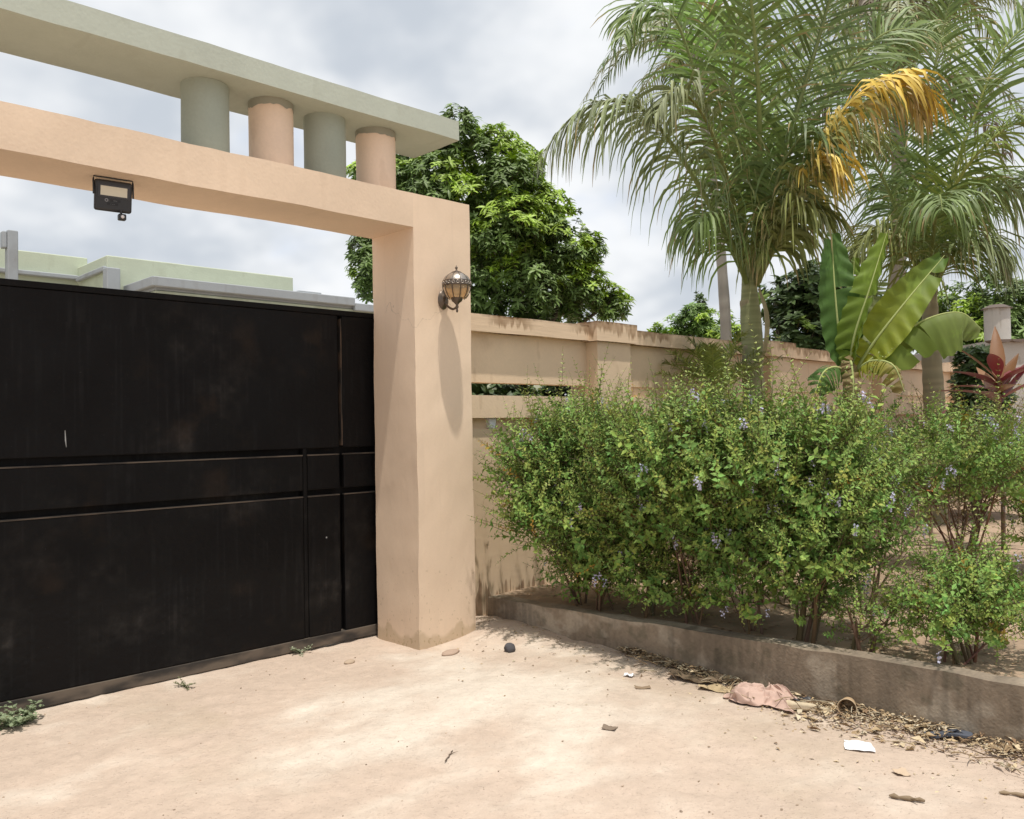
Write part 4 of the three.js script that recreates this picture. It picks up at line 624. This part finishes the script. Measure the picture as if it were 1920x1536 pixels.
tree('mango_tree', 'large mango tree with light green new leaves behind the column and boundary wall', 'tree', [8.866, 0, -7.757], 520, { fork: 2.6, r: 0.3, lean: 0.2, count: 5600, limbEvery: 2, gap: 0.33, lobes: LB(950, 89, 3.729, 600)([[860, 250, 52, 0], [935, 300, 62, 0.2], [800, 300, 62, -0.4], [735, 345, 55, 0.2], [690, 335, 36, 0.3], [705, 520, 42, 0.6], [690, 470, 32, 0.4], [965, 370, 62, 0.9], [1010, 420, 66, 0.5], [960, 455, 66, 1.3], [1045, 480, 66, 0.6], [905, 420, 66, 0.9], [1080, 545, 60, 0.3], [990, 545, 70, 1.0], [1145, 570, 34, 0.2], [1108, 475, 28, 0.5], [900, 540, 70, 0.9], [780, 440, 70, 0.3], [830, 370, 70, 0.6], [820, 540, 70, 0.4], [1060, 420, 40, 0.0], [990, 310, 34, 0.1], [950, 400, 90, -1.2], [860, 470, 90, -1.2], [1030, 530, 80, -1.1]]) });
tree('broadleaf_tree', 'broad green tree behind the outbuilding and tank', 'tree', [17.313, 0, -0.955], 530, { fork: 2, r: 0.25, count: 1500, limbEvery: 2, young: 0.5, lobes: LB(1860, 84, 3.666, 600)([[1800, 580, 50], [1850, 570, 55, 0.4], [1905, 580, 55], [1960, 600, 60, 0.2], [1780, 640, 60, 0.2], [1840, 660, 70, 0.6], [1920, 670, 70, 0.4], [1740, 600, 50, -0.5]]) });
tree('dark_tree', 'dark dense tree behind the boundary wall between the palm and the banana plant', 'tree', [14.959, 0, -4.628], 540, { fork: 1.8, r: 0.25, count: 1300, limbEvery: 2, young: 0.68, geos: rosS, size: 1.6, lobes: LB(1475, 80, 3.863, 600)([[1460, 570, 45], [1505, 550, 50, 0.3], [1550, 570, 55], [1480, 640, 60, 0.4], [1540, 650, 65, 0.3], [1600, 600, 60], [1620, 660, 60, 0.2]]) });
tree('papaya_tree', 'small feathery light green tree far behind the boundary wall', 'tree', [16.784, 0, -8.426], 550, { fork: 2.4, r: 0.16, count: 620, young: 0.4, tint: [1.15, 1.25, 1.1], lobes: LB(1300, 67, 4.082, 620)([[1260, 620, 32], [1300, 605, 34, 0.2], [1345, 615, 36], [1385, 630, 34], [1300, 580, 16], [1235, 630, 24], [1330, 640, 40]]) });
tree('conifer', 'small dark pointed tree far behind the feathery tree', 'tree', [19.5, 0, -10.2], 555, { fork: 3, r: 0.12, count: 200, geos: rosS, young: 0.9, lobes: [[0.2, 4.9, 0, 0.3, 0.5], [0.2, 5.4, 0, 0.16, 0.36], [0.0, 4.2, 0, 0.5, 0.6]] });
tree('dark_bush', 'dark dense evergreen bush beside the second palm trunk', 'bush', [8.85, 0.1, 1.25], 560, { fork: 0.5, r: 0.06, count: 900, geos: rosS, gap: 0.28, young: 0.74, lobes: [[0.05, 1.3, 0, 0.38], [0.2, 1.75, -0.1, 0.34], [-0.12, 0.8, 0.1, 0.42], [0.25, 0.9, 0, 0.45], [0.15, 2.1, -0.1, 0.26]] });
// garden hedge bushes on the inner side of the wall, seen through the slot
[[1.1, -0.9, 0], [2.0, -1.1, 1], [3.0, -1.0, 2]].forEach(([x, z, k]) => tree('hedge_bush', 'dark hedge bush on the inner side of the boundary wall', 'bush', [x, 0, z], 570 + k, { group: 'hedge behind the boundary wall', fork: 0.5, r: 0.05, count: 520, geos: rosS, gap: 0.2, young: 0.8, lobes: [[0, 1.3, 0, 0.55], [0.3, 1.7, 0.1, 0.4], [-0.3, 1.6, 0, 0.42], [0, 0.8, 0.1, 0.6]] }));

// ---------------------------------------------------------------- litter and small things on the ground
const gy = (x, z) => groundY(x, z);
{
  rnd = mulberry(600); const b = new GB(), tan = [[0.42, 0.31, 0.18], [0.33, 0.23, 0.13], [0.5, 0.4, 0.26], [0.22, 0.14, 0.08], [0.55, 0.47, 0.34]];
  const drop = (x, z, y, s) => { const a = rr(0, 6.28), d = V(Math.cos(a), rr(-0.1, 0.45), Math.sin(a)).normalize(), c = tan[Math.floor(rnd() * 5)], k = rr(0.7, 1.2); b.leaf(V(x, y, z), d, V(rr(-0.5, 0.5), 1, rr(-0.5, 0.5)).normalize(), s, s * rr(0.25, 0.55), rr(-0.3, 0.4), rr(0, 0.3), c.map((q) => q * k)); };
  for (let k = 0; k < 5200; k++) { const z = rr(1.6, 4.5), cl = fbm3(z * 3.5, 8, 2, 2), w = 0.05 + 0.28 * sstep(1.8, 3.0, z) * fbm3(z * 2.2, 3, 1, 3) * 1.5, x = 0.86 - Math.abs(rr(-1, 1) * rnd()) * w * 1.8; if (rnd() > cl * 1.5) continue; drop(x, z, gy(x, z) + 0.004 + rnd() * 0.07 * cl * clamp((x - 0.5) / 0.3), rr(0.012, 0.03) * (rnd() < 0.12 ? 2.6 : 1)); }
  for (let k = 0; k < 420; k++) { const z = rr(0.7, 4.6), x = 0.86 - rnd() * rnd() * 1.3; drop(x, z, gy(x, z) + 0.003, rr(0.01, 0.03)); }
  for (let k = 0; k < 150; k++) { const z = rr(1.8, 4.3), x = 0.84 - rnd() * rnd() * 0.4, a = rr(0, 6.28), L = rr(0.05, 0.16), y = gy(x, z) + rr(0.004, 0.05), q = V(x + Math.cos(a) * L, y + rr(-0.01, 0.03), z + Math.sin(a) * L), c = tan[Math.floor(rnd() * 5)]; if (q.x > 0.86) continue; b.tube([V(x, y, z), V(x, y, z).lerp(q, 0.5).add(V(0, 0.008, 0)), q], [0.003, 0.0025, 0.0015], c.map((m) => m * 0.7), 4); }
  tag(part('leaf_litter', b.geo(), std(1, 1, 1, 0.95, { ...VC, side: THREE.DoubleSide }), scene), 'dry tan leaf litter drifted along the foot of the kerb', 'leaf litter', null, 'stuff');
  const b2 = new GB(); for (let k = 0; k < 2600; k++) { const x = 1.02 + rnd() * 3.6, z = rr(0.4, 5), a = rr(0, 6.28), s = rr(0.015, 0.05), c = tan[Math.floor(rnd() * 5)], q = rr(0.5, 1); b2.leaf(V(x, bedY(x, z) + 0.005 + rnd() * 0.012, z), V(Math.cos(a), rr(-0.05, 0.35), Math.sin(a)).normalize(), V(rr(-0.4, 0.4), 1, rr(-0.4, 0.4)).normalize(), s, s * 0.45, rr(-0.2, 0.3), 0.1, [c[0] * q, c[1] * q * 0.9, c[2] * q * 0.85]); }
  tag(part('bed_litter', b2.geo(), std(1, 1, 1, 0.95, { ...VC, side: THREE.DoubleSide }), scene), 'fallen brown leaves on the soil under the shrubs', 'leaf litter', null, 'stuff');
  // grit
  const geo = new THREE.IcosahedronGeometry(1, 0), list = []; for (let k = 0; k < 900; k++) { const x = rr(-4, 0.85), z = rr(0.1, 5.2), s = 0.0015 + 0.006 * Math.pow(rnd(), 5); const q = rr(0.5, 1.1); list.push([new THREE.Matrix4().compose(V(x, gy(x, z) + s * 0.3, z), new THREE.Quaternion().setFromEuler(new THREE.Euler(rr(0, 6), rr(0, 6), 0)), V(s * rr(0.8, 1.5), s * 0.7, s)), [0.46 * q, 0.35 * q, 0.26 * q]]); }
  const gr = instanced('grit', geo, std(1, 1, 1, 0.95), list, scene); tag(gr, 'small stones and grit scattered over the sand', 'grit', null, 'stuff');
}
function stone(name, label, x, z, r, col, seed, sq = [1, 0.6, 0.8]) {
  const g = new THREE.IcosahedronGeometry(r, 3), p = g.attributes.position; for (let i = 0; i < p.count; i++) { const v = V(p.getX(i), p.getY(i), p.getZ(i)), k = 0.75 + 0.5 * fbm3(v.x / r * 1.1 + seed, v.y / r * 1.1, v.z / r * 1.1, 3); p.setXYZ(i, v.x * k * sq[0], v.y * k * sq[1], v.z * k * sq[2]); }
  const m = mergeVertices(g.deleteAttribute('normal') && g.deleteAttribute('uv') ? g : g); m.computeVertexNormals(); m.translate(x, gy(x, z) + r * sq[1] * 0.5, z); return tag(part(name, toCreasedNormals(m, 0.5), std(...col, 0.9), scene), label, 'stone');
}
stone('stone', 'dark grey stone on the sand in front of the kerb end', 0.343, 1.073, 0.042, [0.075, 0.07, 0.075], 3, [1, 0.85, 0.9]);
stone('stone', 'flat pinkish stone on the sand in front of the column', 0.063, 0.803, 0.06, [0.40, 0.29, 0.22], 8, [1.3, 0.32, 0.6]);
stone('stone', 'small tan pebble on the sand near the gate bottom', -0.51, 0.475, 0.03, [0.42, 0.32, 0.23], 12, [1.2, 0.5, 0.8]);
stone('stone', 'small brown pebble on open sand beside the thin twig', -1.75, 2.75, 0.016, [0.24, 0.16, 0.11], 15, [1.3, 0.7, 0.9]);
function stick(label, x, z, L, turn, r, col, seed) { rnd = mulberry(seed); const g = thing('stick', [x, gy(x, z) + r, z], turn), b = new GB(), q = []; for (let k = 0; k <= 7; k++) q.push(V((k / 7 - 0.5) * L, rr(-0.2, 0.3) * r, rr(-0.6, 0.6) * r)); b.tube(q, q.map((_, k) => r * (0.75 + 0.3 * Math.sin(k * 2.1)) * (k === 0 || k === 7 ? 0.4 : 1)), col, 6); part('shaft', b.geo(), stemMat, g); const t = new GB(); t.tube([q[4], q[4].clone().add(V(0.02, r * 0.8, 0.015)), q[4].clone().add(V(0.035, r, 0.03))], [r * 0.5, r * 0.4, r * 0.15], col, 5); part('side_shoot', t.geo(), stemMat, g); tag(g, label, 'stick'); }
stick('thin dark twig lying on open sand before the gate', -1.088, 2.163, 0.13, 0.6, 0.004, [0.12, 0.085, 0.06], 610);
stick('short thick brown stick on the sand away from the kerb', -0.096, 3.806, 0.13, -1.25, 0.011, [0.22, 0.16, 0.10], 611);
stick('flat brown bark piece on the sand well past the white paper', 0.28, 4.1, 0.14, -1.2, 0.009, [0.26, 0.19, 0.12], 612);
function sheet(name, label, category, x, z, w, d, turn, col, amp, seed, n = 14, lift = 0) {   // crumpled thin sheet with a real thickness
  const top = [], g = new THREE.BoxGeometry(w, 0.0015, d, n, 1, n), p = g.attributes.position; for (let i = 0; i < p.count; i++) { const X = p.getX(i), Z = p.getZ(i), y = (fbm3(X / w * 2.6 + seed, 1.3, Z / d * 2.6, 3) - 0.32) * amp; p.setXYZ(i, X * (1 + 0.14 * (noise3(Z * 30, seed, 2) - 0.5)), p.getY(i) + Math.max(0, y) + lift, Z * (1 + 0.14 * (noise3(X * 30, seed, 5) - 0.5))); }
  g.rotateY(turn); for (let i = 0; i < p.count; i++) p.setY(i, p.getY(i) + gy(x + p.getX(i), z + p.getZ(i)) + 0.003); g.translate(x, 0, z); g.computeVertexNormals(); return tag(part(name, g, col, scene), label, category);
}
sheet('paper_sheet', 'white paper scrap lying flat on the sand', 'paper', 0.356, 3.413, 0.15, 0.125, 0.5, std(0.80, 0.81, 0.83, 0.7), 0.02, 3);
sheet('paper_scrap', 'small crumpled white scrap on the sand by the shaded kerb', 'paper', 0.457, 1.985, 0.05, 0.06, 0.2, std(0.80, 0.81, 0.83, 0.7), 0.05, 9, 10);
sheet('dry_leaf', 'dark curled dry leaf on open sand', 'leaf', -0.322, 2.473, 0.05, 0.07, 0.4, std(0.20, 0.15, 0.11, 0.9), 0.035, 21, 8);
sheet('dry_leaf', 'thin brown dry leaf beside the small crumpled scrap', 'leaf', 0.328, 2.182, 0.035, 0.09, 0.9, std(0.24, 0.17, 0.11, 0.9), 0.03, 24, 8);
sheet('dry_leaf', 'pale curled dry leaf past the white paper', 'leaf', 0.166, 3.683, 0.05, 0.06, 0.9, std(0.5, 0.38, 0.27, 0.9), 0.04, 28, 8);
{ // pink rag heaped against the kerb
  const g = new THREE.BoxGeometry(0.30, 0.003, 0.34, 72, 1, 72), p = g.attributes.position; for (let i = 0; i < p.count; i++) { const X = p.getX(i), Z = p.getZ(i), u = X / 0.3, v = Z / 0.34, edge = 1 - Math.max(Math.abs(u), Math.abs(v)) * 2, wx = fbm3(u * 2.2 + 4, 0.7, v * 2.2, 3) - 0.5, R = (q) => { const f = 1 - Math.abs(2 * q - 1); return f * f; }, rid = R(fbm3(u * 4.5 + wx * 5, 3.3, v * 3.2 + wx * 3, 2)), r2 = R(noise3(u * 9 + wx * 8, 5.3, v * 8)), y = sstep(0, 0.7, edge) * 0.022 + (0.25 + 0.75 * sstep(0, 0.4, edge)) * (0.045 * rid + 0.022 * r2); p.setXYZ(i, X * 0.92 + wx * 0.2 + 0.02 * Math.sin(v * 9), p.getY(i) + y, Z + (fbm3(u * 2.2, 7.7, v * 2.2 + 3, 3) - 0.5) * 0.2); }
  g.rotateY(0.3); for (let i = 0; i < p.count; i++) p.setY(i, p.getY(i) + gy(0.67 + p.getX(i), 2.72 + p.getZ(i)) + 0.002); g.translate(0.67, 0, 2.72); g.computeVertexNormals(); tag(part('pink_rag', g, new THREE.MeshPhysicalMaterial({ color: rgb(0.52, 0.365, 0.30), roughness: 0.95, sheen: 0.4, sheenRoughness: 0.8 }), scene), 'crumpled dusty pink rag among the leaf litter', 'rag');
}
{ // pale rolled cloth
  const b = new GB(), q = curve([[-0.13, 0.03, 0.0], [-0.05, 0.034, 0.01], [0.04, 0.026, -0.012], [0.13, 0.014, 0.008]], 26); rnd = mulberry(640); b.tube(q, q.map((_, k) => (0.024 - 0.0005 * k) * (0.85 + 0.3 * noise3(k * 0.5, 2, 3)) * (k < 2 || k > 24 ? 0.55 : 1)), q.map(() => { const y = rr(0.9, 1.1); return [0.52 * y, 0.43 * y, 0.30 * y]; }), 12);
  const g = thing('rolled_cloth', [0.70, gy(0.7, 3.0), 2.99], -1.15); part('roll', b.geo(), stemMat, g); const f = new GB(); f.strip([V(-0.13, 0.03, 0.02), V(-0.05, 0.03, 0.034), V(0.05, 0.02, 0.02)], [0.008, 0.012, 0.004], V(0, 0.3, 1), [[0.5, 0.4, 0.28]]); part('loose_edge', f.geo(), dryFrondMat, g); tag(g, 'pale beige rolled cloth strip beside the pink rag', 'cloth');
}
{ // tan paper cup on its side
  const g = thing('paper_cup', [0.80, gy(0.8, 3.16) + 0.048, 3.16], 0.35), c = new THREE.LatheGeometry([[0.0, -0.05], [0.034, -0.05], [0.036, -0.047], [0.045, 0.05], [0.0475, 0.052], [0.046, 0.054], [0.0435, 0.05], [0.034, -0.044], [0, -0.044]].map(([x, y]) => new THREE.Vector2(x, y)), 32); c.rotateZ(1.5); part('cup', c, std(0.44, 0.31, 0.18, 0.75, { side: THREE.DoubleSide }), g); const r = new THREE.TorusGeometry(0.0465, 0.0022, 6, 32); r.rotateX(Math.PI / 2); r.translate(0, 0.052, 0); r.rotateZ(1.5); part('rim', r, std(0.5, 0.38, 0.25, 0.7), g); tag(g, 'tan paper cup lying on its side against the kerb', 'cup');
}
{ // blue-grey flip-flop sole
  const s = new THREE.Shape(); s.moveTo(-0.13, 0.02); s.bezierCurveTo(-0.14, -0.03, -0.09, -0.045, -0.04, -0.03); s.bezierCurveTo(0.02, -0.02, 0.06, -0.05, 0.11, -0.045); s.bezierCurveTo(0.15, -0.03, 0.14, 0.04, 0.09, 0.046); s.bezierCurveTo(0.03, 0.05, -0.12, 0.06, -0.13, 0.02);
  const e = new THREE.ExtrudeGeometry(s, { depth: 0.012, bevelEnabled: true, bevelSize: 0.003, bevelThickness: 0.003, bevelSegments: 2, curveSegments: 14 }); e.rotateX(-Math.PI / 2); const p = e.attributes.position; for (let i = 0; i < p.count; i++) p.setY(i, p.getY(i) + 0.6 * p.getX(i) ** 2 + 0.01 * Math.sin(p.getX(i) * 25 + 1) + 0.01); e.computeVertexNormals();
  const g = thing('old_sandal', [0.79, gy(0.79, 3.66) + 0.012, 3.66], -1.2); g.rotation.z = 0.12; g.scale.setScalar(0.78); part('sole', e, std(0.075, 0.085, 0.11, 0.85), g); const b = new GB(); b.tube([V(0.03, 0.025, -0.03), V(0.06, 0.04, -0.005), V(0.085, 0.026, 0.004)], [0.004, 0.004, 0.003], [0.05, 0.055, 0.07], 6); part('strap', b.geo(), stemMat, g); tag(g, 'blue grey old sandal sole on the leaf litter', 'sandal');
}
{ // dark plastic scrap beside the rag, palm sheath litter
  sheet('plastic_scrap', 'crumpled black plastic scrap between the rag and the kerb', 'plastic', 0.80, 2.83, 0.09, 0.22, 0.1, std(0.03, 0.03, 0.035, 0.5), 0.09, 44, 18);
  sheet('dry_sheath', 'dark dried palm sheath lying at the kerb foot before the rag', 'palm sheath', 0.72, 2.27, 0.13, 0.30, 0.25, std(0.15, 0.105, 0.065, 0.9), 0.11, 51, 22);
  sheet('dry_sheath', 'pale tan dried palm sheath lying beside the pink rag', 'palm sheath', 0.66, 2.46, 0.11, 0.20, 0.5, std(0.42, 0.32, 0.19, 0.9), 0.07, 57, 18);
}
function weed(label, x, z, s, n, seed, col) { const g = thing('weed', [x, gy(x, z) - 0.002, z]); rnd = mulberry(seed); const b = new GB(), st = new GB(); for (let k = 0; k < n; k++) { const a = rr(0, 6.28), q = [V(0, 0, 0)], d = V(Math.cos(a), rr(0.25, 1.3), Math.sin(a)).normalize(), L = s * rr(0.5, 1.1); for (let i = 0; i < 4; i++) { d.y -= 0.12; d.normalize(); q.push(q[i].clone().addScaledVector(d, L / 4)); } st.tube(q, q.map(() => 0.0014), [0.14, 0.16, 0.07], 3); for (let i = 1; i <= 4; i++) for (let e = 0; e < 4; e++) { const f = rr(0, 6.28), y = rr(0.75, 1.25); b.leaf(q[i], V(Math.cos(f), rr(0, 0.8), Math.sin(f)).normalize(), V(rr(-0.4, 0.4), 1, rr(-0.4, 0.4)).normalize(), s * rr(0.14, 0.26), s * 0.12, 0.12, 0.1, col.map((c) => c * y)); } } stuffPart(part('leaves', b.geo(), leafGreen, g)); stuffPart(part('stalks', st.geo(), stemMat, g)); tag(g, label, 'weed'); }
weed('grey green weed tuft spreading at the foot of the gate', -2.36, 0.2, 0.15, 40, 650, [0.27, 0.33, 0.19]);
weed('small pale weed growing up against the gate', -0.60, 0.035, 0.1, 9, 651, [0.30, 0.33, 0.22]);
weed('flat sparse weed on the sand below the middle of the gate', -1.467, 0.2, 0.08, 7, 652, [0.20, 0.21, 0.11]);
renderer.render(scene, camera);
